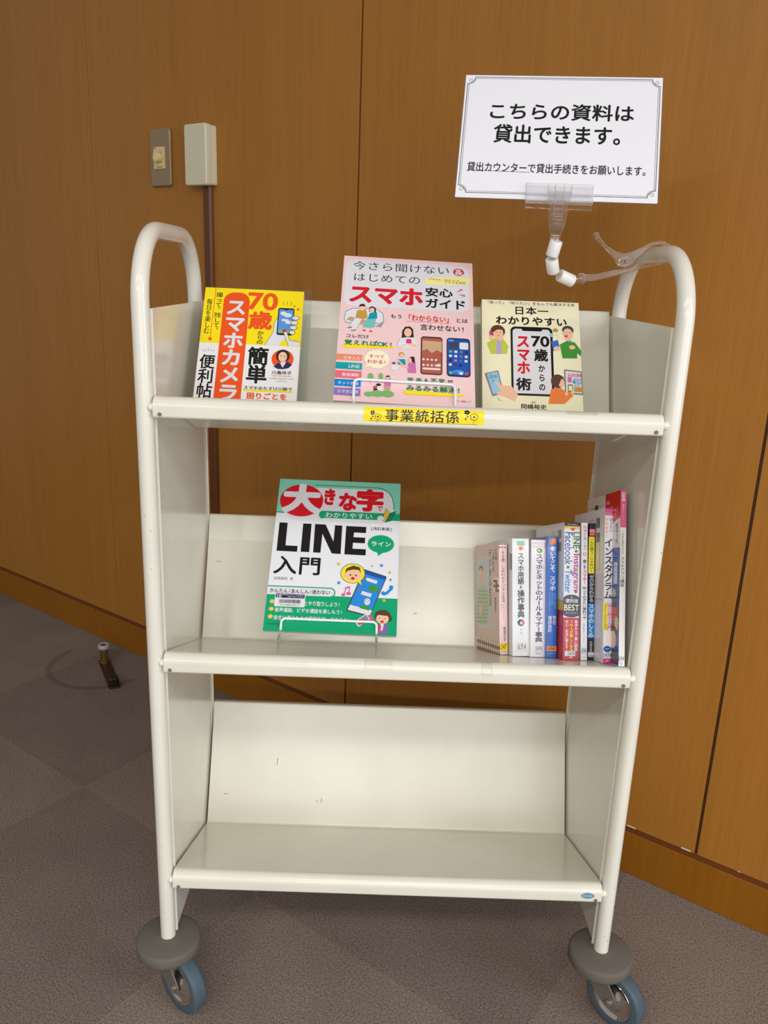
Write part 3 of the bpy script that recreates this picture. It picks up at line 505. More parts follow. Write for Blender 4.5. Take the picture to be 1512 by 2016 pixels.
  ('V','palesky','デジタルで解決する',2.7,81.5,4.9,107.4,0),('V','white','牧壮',8.6,114.6,13.7,127.7,0.012),('V','white','増田由紀',1.8,115.2,7.2,138.7,0.012),
  ('L','black',0.5,(1.4,159.9,1.4,165.1)),('L','palesky',0.7,(1.5,169.7,13.6,169.1)),],
 'SPINE_E': [
  ('R','black',0,0,23.2,5.2),('T','white','今すぐ使える',4.7,2,20.4,3.9,0.01),('R','ochre2',0,5.2,23.2,9),('T','white','かんたんEx',4.9,5.8,20.2,7.6,0.01),
  ('P','red',(8.1,8.7,16.7,8.3,12.4,12.4)),('Q','green','LINE',13.5,13.9,22.4,37.3,0.02),('Q','purple2','Instagram',11.9,45.4,23,97.7,0.02),
  ('Q','blue','Facebook',1,14.3,12,60.3,0.02),('Q','sky3','Twitter',1.7,68.2,11.3,100.9,0.02),('E','black',15.8,39.5,19.8,43),
  ('T','white','&',17.1,40.4,18.5,42,0),('E','black',3.9,62.3,7.9,66.3),('T','white','&',5.1,63.3,6.6,65.3,0),('E','black',15.9,97.4,19.7,101.1),
  ('T','white','&',17.2,98.3,18.4,100.2,0),('R','red3',0,136,23.2,195.8),('E','slate',-0.4,103.3,23.7,115.8),('R','slate',-0.3,108.5,23.6,131.5,2),
  ('E','slate',-0.1,126.3,23.7,135.5),('T','white','便利技',2.9,109.2,21.6,115,0.02),('T','cream','BEST',1.1,117.6,22.9,125.9,0.01),
  ('T','white','セレクション',3.1,128.2,21.5,130.1,0.01),('E','offw',10.9,105.9,13,107.7),('V','white','基本から丁寧に解説',16.5,139,21.5,183.1,0.015),
  ('V','paleyel2','SNSが楽しくなる',9.6,139.3,14.7,183.4,0.015),('V','white','安心・安全に使える!',2.9,139.6,7.9,183.7,0.015),('R','white',10.1,191.3,13.8,192.9),],
 'SPINE_F': [
  ('T','pinkd','70',2.6,4.5,8.2,8.3,0.02),('T','pinkd','歳',2.8,9,8.1,12.9,0.02),('V','slate','から楽しく学ぶ',2.7,13.9,7.7,39.6,0),
  ('E','red2',2.1,42.8,7.6,47.5),('E','white',2.9,43.5,6.8,46.8),('V','black','旅こそ',2.4,52.9,7.8,66.8,0.03),('V','red','スマホ!',2.3,67.5,7.9,88.8,0.03),
  ('V','black','知っておきたい便利ワザ',2.2,91.6,8.2,138.5,0.02),('V','grey2','東京都福祉シニアクラブ',3.1,144.1,5.6,171.4,0),('L','grey2',0.5,(2.3,192.2,6.5,192.2)),],
 'SPINE_G': [
  ('R','red2',-0.3,8.2,7.8,18.4),('T','white','I/O',0.4,9.1,7.1,13.1,0.02),('L','white',0.7,(0.6,15.9,6.9,15.6)),('R','paleyel2',-1.2,19.6,7.4,72.5,0.4),
  ('V','black','“ただ使う”じゃない!',0.4,21.4,6.3,71.4,0.015),('V','white','ゼロからわかる',0.6,74.5,7.4,113.6,0.01),('R','tagblue',-0.6,115.5,8.5,164.9,0.4),
  ('V','white','スマホのしくみ',0,116.3,8.2,164.1,0.03),('V','white','大澤文孝',2.4,168.8,6.1,184.7,0),],
 'SPINE_H': [
  ('R','magenta',0,0,11.3,10.2),('T','white','いますぐ使える',0.8,2.4,10.7,4.5,0),('T','white','かんたん',0.6,5.3,11,9.2,0.01),
  ('V','orange2','デキます!',0.1,13.8,5,41.7,0.01),('V','blue','ぜったい',6.3,13.9,11,33.8,0.01),('V','black','インスタグラム',-0.3,42.2,11.6,127.3,0.02),
  ('R','paleyel2',-1,131.4,5.5,170.1),('Q','black','iPhone・Android対応',0.3,132.7,4.2,169.1,0),('V','pinkd','はじめて入門',5.3,132,11.4,169.9,0.02),
  ('E','blue',0.3,191.3,10.9,200),('L','white',0.7,(2.8,195.5,8.5,195.2)),('R','magenta',0,208.5,11.3,215.5),('T','white','JP',3.3,210.4,8.2,213.6,0.01),],
 'SPINE_I': [
  ('R','pinkd',0,0,8.1,51.1),('Q','white','NHK',1.4,4,6.3,15.9,0.02),('V','pinkl','趣味どきっ!',2.6,19,5.3,32.9,0),('V','pinkl','テキスト',3,34.3,4.7,48.8,0),
  ('V','black','このまま真似るだけ',1.3,55.4,5.3,88.3,0),('V','black','スマホアプリ講座',0.6,90.5,6.4,131.7,0.01),('T','black','社',1.6,231.5,5.5,236.3,0),],
 'SIDE_A': [
  ('P','greyl',(0.3,21.9,68.4,20.1,66.7,127.5,1.6,126.2)),('P','offw',(0.3,21.3,69.3,19.5,69.2,20.3,0.2,22)),
  ('P','offw',(1.6,126.2,66.7,127.3,67.2,128.4,1.5,127.1)),('E','grey2',15.4,32.3,34.9,45.1),('E','skin',15.2,36.6,34,61.9),
  ('P','sage',(7.1,72.9,25.2,62.5,40.1,63.1,53.6,68.1,58.3,99.7,51.8,123.7,10.9,124.5,4.1,104.5)),('L','saged',1.2,(9,72.8,55.6,72.1)),
  ('L','saged',1.2,(8.3,78.7,55.2,77.8)),('L','saged',1.2,(7.7,84.6,54.8,83.5)),('L','saged',1.2,(7,90.6,54.3,89.3)),
  ('L','saged',1.2,(6.3,96.6,53.9,95.2)),('L','saged',1.2,(5.6,102.7,53.5,101.1)),('L','saged',1.2,(4.9,108.9,53,107.1)),
  ('L','saged',1.2,(4.2,115.1,52.6,113.1)),('L','saged',1.2,(3.5,121.4,52.1,119.2)),('E','skin',14.3,92.9,29.7,110.4),('E','black',20.5,49.1,22.5,50.5),
  ('E','black',28.1,48.5,30,50),('V','black','88歳、',88.5,6.6,97.8,30.1,0),('V','black','しあわせ',77.5,6.4,85.3,42.9,0),
  ('V','black','デジタル生活',61,6.9,71.6,95.1,0),('V','red','もっと仲良くなるヒント',44.9,12.2,46.1,44.8,0),('V','red','教えます',38.6,12.3,40.7,27.3,0),
  ('V','red','お',52.2,12.5,53.9,19.5,0),('V','black','若宮正子',84.8,80.1,93.6,103.8,0),('R','cream',82.6,51,90.5,54.3),('R','cream',90.7,50.7,98.4,54.1),
  ('R','cream',98.6,50.5,106.3,53.8),('R','navy',82.4,54.6,90.3,58),('R','brown2',90.5,54.3,98.3,57.6),('R','cream',98.4,54.1,106.2,57.3),
  ('R','cream',82.3,58.3,90.2,61.6),('R','navy',90.3,58,98.2,61.3),('R','cream',98.3,57.6,106.1,60.9),('R','brown2',82.1,61.9,90,65.3),
  ('R','brown2',90.2,61.6,98,64.9),('R','navy',98.2,61.3,106,64.6),('R','cream',81.9,65.6,89.8,69),('R','brown2',90,65.3,97.9,68.6),
  ('R','cream',98,64.9,105.8,68.2),('R','cream',81.7,69.3,89.6,72.7),('R','brown2',89.8,69,97.7,72.3),('R','brown2',97.9,68.6,105.7,71.9),
  ('P','cream',(0.9,147.2,5.7,142.3,9.6,146.4,4.7,151.3)),('P','cream',(11.1,147.6,15.8,142.7,19.6,146.7,14.9,151.7)),
  ('P','cream',(21.1,147.9,25.7,143,29.5,147.1,24.9,152)),('P','cream',(31,148.3,35.6,143.4,39.3,147.4,34.8,152.3)),
  ('P','cream',(40.8,148.6,45.3,143.8,49,147.8,44.6,152.6)),('P','cream',(50.5,148.9,54.9,144.1,58.6,148.1,54.3,152.9)),
  ('P','cream',(60.1,149.3,64.4,144.5,68.1,148.4,63.8,153.2)),('P','cream',(69.5,149.6,73.7,144.8,77.4,148.8,73.3,153.6)),
  ('P','cream',(78.9,149.9,83,145.2,86.7,149.1,82.6,153.9)),('P','cream',(88.1,150.2,92.2,145.5,95.8,149.4,91.8,154.1)),
  ('P','cream',(97.3,150.6,101.2,145.9,104.9,149.7,100.9,154.4)),('P','brown2',(5.4,151.8,10.2,146.8,14,150.9,9.2,155.9)),
  ('P','brown2',(15.5,152.1,20.2,147.1,24,151.2,19.3,156.2)),('P','brown2',(25.5,152.4,30.1,147.5,33.9,151.5,29.3,156.5)),
  ('P','brown2',(35.4,152.7,39.9,147.8,43.7,151.8,39.2,156.8)),('P','brown2',(45.2,153,49.6,148.2,53.4,152.2,49,157.1)),
  ('P','brown2',(54.9,153.3,59.2,148.5,62.9,152.5,58.6,157.3)),('P','brown2',(64.4,153.6,68.7,148.8,72.4,152.8,68.1,157.6)),
  ('P','brown2',(73.8,153.9,78,149.2,81.7,153.1,77.6,157.9)),('P','brown2',(83.2,154.2,87.3,149.5,91,153.4,86.9,158.2)),
  ('P','brown2',(92.4,154.5,96.4,149.8,100.1,153.7,96.1,158.5)),('P','brown2',(101.5,154.8,105.4,150.1,109.1,154,105.2,158.7)),
  ('P','cream',(-0.2,157.4,4.6,152.3,8.5,156.4,3.6,161.5)),('P','cream',(10,157.7,14.8,152.6,18.6,156.7,13.9,161.8)),
  ('P','cream',(20.1,157.9,24.8,152.9,28.6,157,24,162.1)),('P','cream',(30.1,158.2,34.7,153.3,38.5,157.3,33.9,162.3)),
  ('P','cream',(40,158.5,44.5,153.6,48.3,157.6,43.8,162.6)),('P','cream',(49.8,158.8,54.2,153.9,58,157.9,53.6,162.8)),
  ('P','cream',(59.4,159.1,63.8,154.2,67.5,158.2,63.2,163.1)),('P','cream',(69,159.3,73.2,154.5,76.9,158.4,72.7,163.3)),
  ('P','cream',(78.4,159.6,82.5,154.8,86.2,158.7,82.1,163.6)),('P','cream',(87.7,159.9,91.8,155.1,95.5,159,91.4,163.8)),
  ('P','cream',(96.9,160.1,100.9,155.4,104.6,159.2,100.6,164.1)),('P','brown2',(4.2,161.9,9.1,156.9,13,161,8.1,166.1)),
  ('P','brown2',(14.5,162.2,19.2,157.1,23.1,161.3,18.3,166.3)),('P','brown2',(24.6,162.5,29.2,157.4,33.1,161.5,28.4,166.6)),
  ('P','brown2',(34.6,162.7,39.1,157.7,42.9,161.8,38.4,166.8)),('P','brown2',(44.4,163,48.9,158,52.7,162,48.2,167)),
  ('P','brown2',(54.2,163.2,58.5,158.3,62.3,162.3,57.9,167.3)),('P','brown2',(63.8,163.5,68.1,158.6,71.8,162.6,67.6,167.5)),
  ('P','brown2',(73.3,163.7,77.5,158.8,81.2,162.8,77,167.7)),('P','brown2',(82.7,164,86.8,159.1,90.5,163,86.4,167.9)),
  ('P','brown2',(92,164.2,96,159.4,99.7,163.3,95.7,168.2)),('P','brown2',(101.2,164.4,105.1,159.6,108.8,163.5,104.9,168.4)),],
 'BARCODE': [
  ('R','offw',12.4,203.3,57.6,224.3,1.2),('R','navy2',13.5,203.3,56.4,210.1,1.2),('T','white','10',15.5,204.1,21.9,209.8,0.02),
  ('T','white','練馬区立光が丘図書館',23,204,54.8,205.4,0),('T','white','☎5383-6500',30.9,206.9,55,208.9,0),('R','black',18.9,212.6,19.12,218.5),
  ('R','black',19.52,212.6,19.74,218.5),('R','black',20.29,212.6,20.89,218.5),('R','black',21.29,212.6,21.51,218.5),
  ('R','black',21.76,212.6,21.98,218.5),('R','black',22.23,212.6,22.83,218.5),('R','black',23.38,212.6,23.83,218.5),('R','black',24.08,212.6,24.3,218.5),
  ('R','black',24.85,212.6,25.3,218.5),('R','black',25.7,212.6,25.92,218.5),('R','black',26.17,212.6,26.62,218.5),('R','black',26.87,212.6,27.09,218.5),
  ('R','black',27.64,212.6,28.09,218.5),('R','black',28.49,212.6,28.71,218.5),('R','black',28.96,212.6,29.41,218.5),
  ('R','black',29.81,212.6,30.26,218.5),('R','black',30.51,212.6,30.96,218.5),('R','black',31.51,212.6,32.11,218.5),
  ('R','black',32.66,212.6,32.88,218.5),('R','black',33.13,212.6,33.35,218.5),('R','black',33.75,212.6,34.2,218.5),('R','black',34.45,212.6,34.9,218.5),
  ('R','black',35.15,212.6,35.6,218.5),('R','black',36.15,212.6,36.6,218.5),('R','black',37.15,212.6,37.37,218.5),('R','black',37.77,212.6,38.37,218.5),
  ('R','black',38.92,212.6,39.37,218.5),('R','black',39.77,212.6,40.37,218.5),('R','black',40.62,212.6,40.84,218.5),
  ('R','black',41.24,212.6,41.69,218.5),('R','black',41.94,212.6,42.16,218.5),('R','black',42.41,212.6,43.01,218.5),
  ('R','black',43.56,212.6,44.01,218.5),('R','black',44.56,212.6,45.16,218.5),('R','black',45.71,212.6,46.16,218.5),
  ('R','black',46.41,212.6,46.63,218.5),('R','black',46.88,212.6,47.48,218.5),('R','black',47.73,212.6,48.33,218.5),
  ('R','black',48.73,212.6,48.95,218.5),('R','black',49.35,212.6,49.95,218.5),('R','black',50.5,212.6,50.95,218.5),
  ('T','black','101-584230-3',21.3,220.5,48.7,222.3,0),],
 'LABEL_A': [
  ('R','stickyel',-0.3,147.9,12.7,158.3),('T','black','547',2.4,148.5,10.5,156.2,0),],
 'LABEL_D': [
  ('R','orange2',-0.2,158.8,15.1,166),('T','black','694',2.2,159.6,11,164.9,0.01),],
 'LABEL_E': [
  ('R','white',2.5,183.1,18.2,190.3,1.2),('T','black','5474',7.3,184,17.1,189.5,0),],
 'LABEL_F': [
  ('R','white',0.7,178.3,8.2,186.9,0.6),('T','black','694',1.1,179,7.8,186.4,0),],
 'LABEL_G': [
  ('R','white',0,185,9,191.5),('T','black','694',0.6,187.8,8.3,192.4,0),],
 'LABEL_H': [
  ('R','white',-0.1,200.6,11.3,207.3),('T','black','5474',0,201.1,11.3,206.8,0),],
 'LABEL_B': [
  ('T','slate','6.9.4',8.3,153.1,19.9,161.5,0),],
 'LABEL_C': [
  ('T','slate','5474',8.2,155.6,17.2,160.9,0),],
 'LABEL_I': [
  ('T','black','694',0,224.5,7.3,230.5,0),],
}
def artw(M_h, key, name, parent, M=None, extra=()):
    p = Print(M_h); p.add(list(extra) + (ART[key] if key else [])); return p.done(name, parent, M)

# ------------------------------------------------------------------ the setting: floor, panelled wall, baseboard
WD = Vector((0.81234795, -0.58317306, 0)); WN = Vector((0.58317306, 0.81234795, 0)); WDIST = 0.692
def wall_matrix(): return Matrix(((WD.x, WN.x, 0, WN.x * WDIST), (WD.y, WN.y, 0, WN.y * WDIST), (0, 0, 1, 0), (0, 0, 0, 1)))   # x along the wall, y into the wall, z up
WM = wall_matrix()
def on_wall(o): o.matrix_world = WM
bm = bmesh.new()
seams = [(-1.0395, .0022), (-.2165, .0046), (.5735, .005)]
xs = [-4.2]
for s, w in seams: xs += [s - w / 2, s + w / 2]
xs += [1.37, 1.375, 2.2]
for a, b in zip(xs[0::2], xs[1::2]): box(bm, a, b, 0, .018, .101, 2.75)
box(bm, -4.2, 2.2, .018, .05, 0, 2.75, 1)
for s, w in seams[1:]: box(bm, s - w / 2 + .0001, s + w / 2 - .0001, .0045, .0179, .101, 2.74, 1)
# flaked white edges along the foot of the panels
for x0, x1, z1 in ((.449, .466, .1035), (.548, .565, .1036), (.644, .649, .1022), (.05, .058, .1022), (.10, .104, .1022)): box(bm, x0, x1, -.0004, .003, .1008, z1, 2)
o = obj('wall_back', bm, [M_wall, M_gap, mat('flaked_edge', (226, 214, 190), .8)], None, None, .0008); on_wall(o); o['kind'] = 'structure'
bm = bmesh.new(); box(bm, -4.2, 2.2, .003, .0178, .0005, .0868)
o = obj('baseboard_back', bm, M_base, None, None, .001); on_wall(o); o['kind'] = 'structure'
bm = bmesh.new(); box(bm, -4.2, 2.2, .0055, .0178, .0870, .1008)
o = obj('trim_1', bm, M_trim, None, None, .001); on_wall(o); o['kind'] = 'structure'

m = mat('carpet_tiles', (100, 88, 80), .95, .1); t, n, L, b = NT(m)
tc = n('ShaderNodeTexCoord'); mp = n('ShaderNodeMapping'); L(tc.outputs['Object'], mp.inputs[0])
TS = .504; mp.inputs['Scale'].default_value = (1 / TS,) * 3; mp.inputs['Location'].default_value = (.5474 / TS, -.2267 / TS, .5)
ck = n('ShaderNodeTexChecker'); ck.inputs['Scale'].default_value = 1.0; ck.inputs[1].default_value = lin((123, 111, 104)); ck.inputs[2].default_value = lin((132, 119, 111)); L(mp.outputs[0], ck.inputs[0])
nz = n('ShaderNodeTexNoise'); nz.inputs['Scale'].default_value = 330; nz.inputs['Detail'].default_value = 3; L(tc.outputs['Object'], nz.inputs['Vector'])
n2 = n('ShaderNodeTexNoise'); n2.inputs['Scale'].default_value = 7; n2.inputs['Detail'].default_value = 3; L(tc.outputs['Object'], n2.inputs['Vector'])
r1 = n('ShaderNodeMapRange'); r1.inputs[1].default_value = .28; r1.inputs[2].default_value = .72; r1.inputs[3].default_value = .55; r1.inputs[4].default_value = 1.4; L(nz.outputs['Fac'], r1.inputs[0])
r2 = n('ShaderNodeMapRange'); r2.inputs[1].default_value = .3; r2.inputs[2].default_value = .7; r2.inputs[3].default_value = .92; r2.inputs[4].default_value = 1.07; L(n2.outputs['Fac'], r2.inputs[0])
mm = n('ShaderNodeMath', operation='MULTIPLY'); L(r1.outputs[0], mm.inputs[0]); L(r2.outputs[0], mm.inputs[1])
# worn ring the door holder's arm has scuffed into the pile
sx = n('ShaderNodeSeparateXYZ'); L(tc.outputs['Object'], sx.inputs[0])
cv = n('ShaderNodeVectorMath', operation='SUBTRACT'); cv.inputs[1].default_value = (-.992, .593, 0); L(tc.outputs['Object'], cv.inputs[0])
ln = n('ShaderNodeVectorMath', operation='LENGTH'); L(cv.outputs[0], ln.inputs[0])
ab = n('ShaderNodeMath', operation='SUBTRACT'); ab.inputs[1].default_value = .135; L(ln.outputs['Value'], ab.inputs[0])
ab2 = n('ShaderNodeMath', operation='ABSOLUTE'); L(ab.outputs[0], ab2.inputs[0])
r3 = n('ShaderNodeMapRange'); r3.inputs[1].default_value = .004; r3.inputs[2].default_value = .013; r3.inputs[3].default_value = .74; r3.inputs[4].default_value = 1.0; L(ab2.outputs[0], r3.inputs[0])
gt = n('ShaderNodeMath', operation='GREATER_THAN'); gt.inputs[1].default_value = .595; L(sx.outputs['Y'], gt.inputs[0])
mxv = n('ShaderNodeMath', operation='MAXIMUM'); L(gt.outputs[0], mxv.inputs[0]); L(r3.outputs[0], mxv.inputs[1])
m3 = n('ShaderNodeMath', operation='MULTIPLY'); L(mm.outputs[0], m3.inputs[0]); L(mxv.outputs[0], m3.inputs[1])
vs = n('ShaderNodeVectorMath', operation='SCALE'); L(ck.outputs['Color'], vs.inputs[0]); L(m3.outputs[0], vs.inputs['Scale'])
L(vs.outputs[0], b.inputs['Base Color'])
bp = n('ShaderNodeBump'); bp.inputs['Strength'].default_value = .35; bp.inputs['Distance'].default_value = .003; L(nz.outputs['Fac'], bp.inputs['Height']); L(bp.outputs[0], b.inputs['Normal'])
M_carpet = m
bm = bmesh.new(); box(bm, -4.2, 3.4, -5.2, .74, -.03, 0)
o = obj('floor', bm, M_carpet); o['kind'] = 'structure'
o.matrix_world = Matrix(((WD.x, WN.x, 0, 0), (WD.y, WN.y, 0, 0), (0, 0, 1, 0), (0, 0, 0, 1)))

# ------------------------------------------------------------------ fittings on the wall
def wall_thing(name, label, cat, x, z): return thing(name, label, cat, mw=WM @ Matrix.Translation((x, 0, z)))
sw = wall_thing('dimmer_switch', 'bronze wall plate with small ivory rotary dial, left of the cream box on the wall', 'switch', -.7795, 1.297)
def wplate(x0, z0, x1, z1, r, y0, y1, bm=None):
    bm = bm or bmesh.new(); prism(bm, rrect(x0, z0, x1, z1, r), 0, 1, Matrix(((1, 0, 0, 0), (0, 0, y1 - y0, y0), (0, 1, 0, 0), (0, 0, 0, 1)))); bmesh.ops.recalc_face_normals(bm, faces=bm.faces[:]); return bm
obj('wall_plate', wplate(-.0345, -.0605, .0345, .0605, .006, -.0075, 0), M_plate, sw, 40, .0025)
ins = obj('dial_insert', wplate(-.0195, -.0235, .0175, .0225, .0006, -.0095, -.002), M_switch, sw, 40)
ins['label'] = 'ivory insert with tick marks'
bm = bmesh.new(); lathe(bm, [(0, .012), (.0085, .012), (.0098, .0105), (.0105, 0), (0, 0)], 28, Matrix.Translation((.0, -.0095, 0)) @ Matrix.Rotation(PI / 2, 4, 'X'))
box(bm, -.0026, .0026, -.0245, -.021, -.0095, .0095)
obj('knob', bm, M_switch, sw, 40)
p = Print(.0); p.z = .0001
for k in range(5): p.add([('R', 'brown2', -11 + k * 4.6, 18.5, -8.6 + k * 4.6, 21.5)])
p.add([('R', 'black', -18.5, -21, -12, -19.4), ('R', 'brown2', 3, -16, 4.6, -13), ('R', 'brown2', 9, -12.5, 10.4, -9.8), ('R', 'brown2', -10, -12.5, -8.6, -9.8)])
for q in range(14):
    a = -.5 + q * .25; p.add([('P', 'brown2', (12.2 * math.sin(a), -12.2 * math.cos(a), 12.2 * math.sin(a + .25), -12.2 * math.cos(a + .25), 11.5 * math.sin(a + .25), -11.5 * math.cos(a + .25), 11.5 * math.sin(a), -11.5 * math.cos(a)))])
p.done('dial_marks', ins, Matrix.Translation((0, -.0096, 0)) @ Matrix.Rotation(PI / 2, 4, 'X'))

jb = wall_thing('junction_box', 'cream plastic box on the wall above the brown cable cover', 'box', -.6345, 1.2925)
obj('housing', wplate(-.0325, -.059, .0325, .061, .005, -.016, 0), M_box, jb, 40, .0015)
obj('lid', wplate(-.034, -.0605, .034, .0625, .006, -.0335, -.0165), M_box, jb, 40, .003)
rw = bmesh.new(); prism(rw, [(-.012, 0), (-.012, -.007), (-.009, -.011), (.009, -.011), (.012, -.007), (.012, 0)], .0925, 1.2335); bmesh.ops.recalc_face_normals(rw, faces=rw.faces[:])
rc = wall_thing('cable_cover', 'dark brown cable cover strip running down the wall under the cream box', 'cable cover', -.6275, 0)
obj('channel', rw, M_race, rc, 40)

# ------------------------------------------------------------------ door holder on the carpet
dh = thing('door_holder', 'small bronze floor door holder with brass post by the wall at left', 'door holder', (-.4525, 1.066, 0))
av = Vector((-.386 + .4525, .938 - 1.066, 0)); al = av.length; av.normalize(); aw = Vector((-av.y, av.x, 0))
AM = Matrix(((av.x, aw.x, 0, 0), (av.y, aw.y, 0, 0), (0, 0, 1, 0), (0, 0, 0, 1)))
bm = bmesh.new(); prism(bm, rrect(-.018, -.0145, al + .012, .0145, .004), .0005, .0055, AM); obj('arm', bm, M_bracket, dh, 40, .001)
bm = bmesh.new(); lathe(bm, [(0, .0055), (.0125, .0055), (.0125, .0075), (.0108, .0085), (.0108, .047), (0, .047)], 28); obj('post', bm, M_brass, dh, 40)
bm = bmesh.new(); lathe(bm, [(.0088, .0465), (.0135, .0465), (.0152, .049), (.0152, .056), (.0135, .0585), (.0088, .0585), (.0075, .0565), (.0075, .0465)], 28); cp = obj('cap', bm, M_cap, dh, 40); cp['label'] = 'off white rubber cap'
bm = bmesh.new(); lathe(bm, [(0, .057), (.0078, .057), (.0078, .0475), (0, .0475)], 20); obj('plug', bm, M_capred, cp, 40)
bm = bmesh.new(); prism(bm, rrect(al - .013, -.0135, al + .012, .0135, .005), .0057, .029, AM)
for v in bm.verts:
    if v.co.z > .02:
        c = AM @ Vector((al, 0, 0)); v.co.x = c.x + (v.co.x - c.x) * .78; v.co.y = c.y + (v.co.y - c.y) * .78
o = obj('rubber_buffer', bm, M_blackr, dh, 40, .004); o['label'] = 'black rubber buffer'

# ------------------------------------------------------------------ the book cart
W = .645
cart = thing('book_cart', 'cream white metal library book cart with three sloping shelves on castors', 'book cart', (0, 0, 0))
R0 = .0108
for x, zt in ((0, 1.1045), (W, 1.0995)):
    bm = bmesh.new()
    pts = [(x, 0, .106), (x, 0, .4), (x, 0, .8), (x, 0, zt), (x, .288, zt), (x, .288, .8), (x, .288, .4), (x, .288, .106)]
    tube(bm, fillet(pts, .086, 14), R0, 24)
    obj('hoop_frame', bm, M_cart, cart, 60)
XP = .0098
for sg, x in ((1, XP), (-1, W - XP)):
    bm = bmesh.new(); a, b = sorted((x - sg * .0014, x)); box(bm, a, b, .004, .299, .108, 1.0135)
    a, b = sorted((x - sg * .001, x + sg * .0022)); box(bm, a, b, .0085, .0115, .108, 1.0135); box(bm, a, b, .296, .299, .108, 1.0135)
    obj('side_panel', bm, M_sheet, cart, None, .0006)

SH = [dict(z=.8985, c=-.0655, top=.122), dict(z=.5572, c=-.0691, top=.1172), dict(z=.2131, c=-.0722, top=.1172)]
def shelf_profile(s):
    zs = s['z']; pr = [(0.004, zs - .0135), (-.008, zs - .0135)]
    for k in range(5): a = -PI / 2 - PI / 2 * k / 4; pr.append((-.0085 + .0035 * math.cos(a), zs - .0100 + .0035 * math.sin(a)))
    a1 = math.atan2(.9363, .3511)
    for k in range(13):
        a = PI + (a1 - PI) * k / 12; pr.append((.012 * math.cos(a), zs - .0003 + .012 * math.sin(a)))
    cy, cz = .2176, zs + s['c']; ty, tz = .2970, zs + s['top']; cr = Vector((0, cy, cz))
    bend = Vector((0, cy + .0655, cz + .147))
    core = fillet([Vector((0, pr[-1][0], pr[-1][1])), cr, bend], .004, 5)[1:-1]
    pr += [(p.y, p.z) for p in core]
    up = fillet([Vector(core[-1]), bend, Vector((0, ty, tz)), Vector((0, ty + .012, tz - .003))], .0035, 6)[1:]
    pr += [(p.y, p.z) for p in up]
    return pr
for s in SH:
    bm = bmesh.new(); sheet(bm, shelf_profile(s), .0128, W - .0128, .0012)
    # close the two ends of the rolled front edge
    for x in (.0135, W - .0135):
        prism(bm, [(-.011, s['z'] - .012), (.004, s['z'] - .012), (.006, s['z'] + .0085), (0, s['z'] + .0105), (-.0085, s['z'] + .007), (-.011, s['z'])], x - .0006, x + .0006, Matrix(((0, 0, 1, 0), (1, 0, 0, 0), (0, 1, 0, 0), (0, 0, 0, 1))))
    sh = obj('shelf', bm, M_sheet, cart, 35, None, True)
    for sg, x in ((1, .0128), (-1, W - .0128)):
        bm = bmesh.new(); lathe(bm, [(0, .0), (.0022, .0), (.0025, -.0006), (.0022, -.0012), (0, -.0012)], 14, Matrix.Translation((x + sg * .0085, -.0124, s['z'] - .0085)) @ Matrix.Rotation(-PI / 2, 4, 'X'))
        bm2 = bmesh.new(); bm2.free()
        o = obj('rivet_hole', bm, M_hole, sh, 40)
        bm = bmesh.new(); c = Vector((x - sg * .0032, -.0062, s['z'] - .001))
        lathe(bm, [(0, -.0050), (.003, -.0046), (.0048, -.0028), (.0054, 0), (.0048, .0028), (.003, .0046), (0, .0050)], 14, Matrix.Translation(c) @ Matrix.Rotation(PI / 2, 4, 'Y'))
        obj('weld_joint', bm, M_cart, cart, 60)
# small scuffs and chips in the enamel
def scuff(parent, pts, w, c=M_dark):
    bm = bmesh.new(); tube(bm, pts, w, 6); obj('paint_chip', bm, c, parent, 60)
M_chip = mat('chipped_enamel', (84, 80, 74), .7)
M_scuff = mat('scuff_mark', (120, 116, 108), .7)
def panel_pt(s, x, f, off=.00005):
    cy, cz = .2176, s['z'] + s['c']; return (x, cy + .0655 * f - off, cz + .147 * f - off * .3)
rnd = random.Random(3)
for s, x, f, d in ((SH[2], .038, .3, (.008, 0)), (SH[2], .208, .24, (.001, .05)), (SH[2], .2, .27, (.002, -.03)), (SH[1], .028, .78, (.007, -.01)), (SH[1], .30, .62, (.002, .07)), (SH[1], .352, .32, (.006, .0)), (SH[2], .128, .62, (.001, .07))):
    scuff(cart, [panel_pt(s, x, f), panel_pt(s, x + d[0], f + d[1])], .00045, M_scuff)
for x, ang, z, w in ((0, -1.9, .76, .0012), (0, -1.3, .74, .0008), (0, -1.6, .27, .0008), (0, -1.75, .155, .0007), (W, -1.0, .735, .0009), (W, -1.7, .14, .0010), (W, -1.3, .132, .0009), (W, -1.4, .2, .0007), (W, -1.2, .225, .0006), (0, -1.45, .69, .0007)):
    c = (x + R0 * math.cos(ang), R0 * math.sin(ang), z); scuff(cart, [(c[0], c[1] + w * .5, c[2]), (c[0] + w * 1.1, c[1] + w * .5, c[2] + w * rnd.uniform(-.6, 1.4))], w * .75, M_chip)

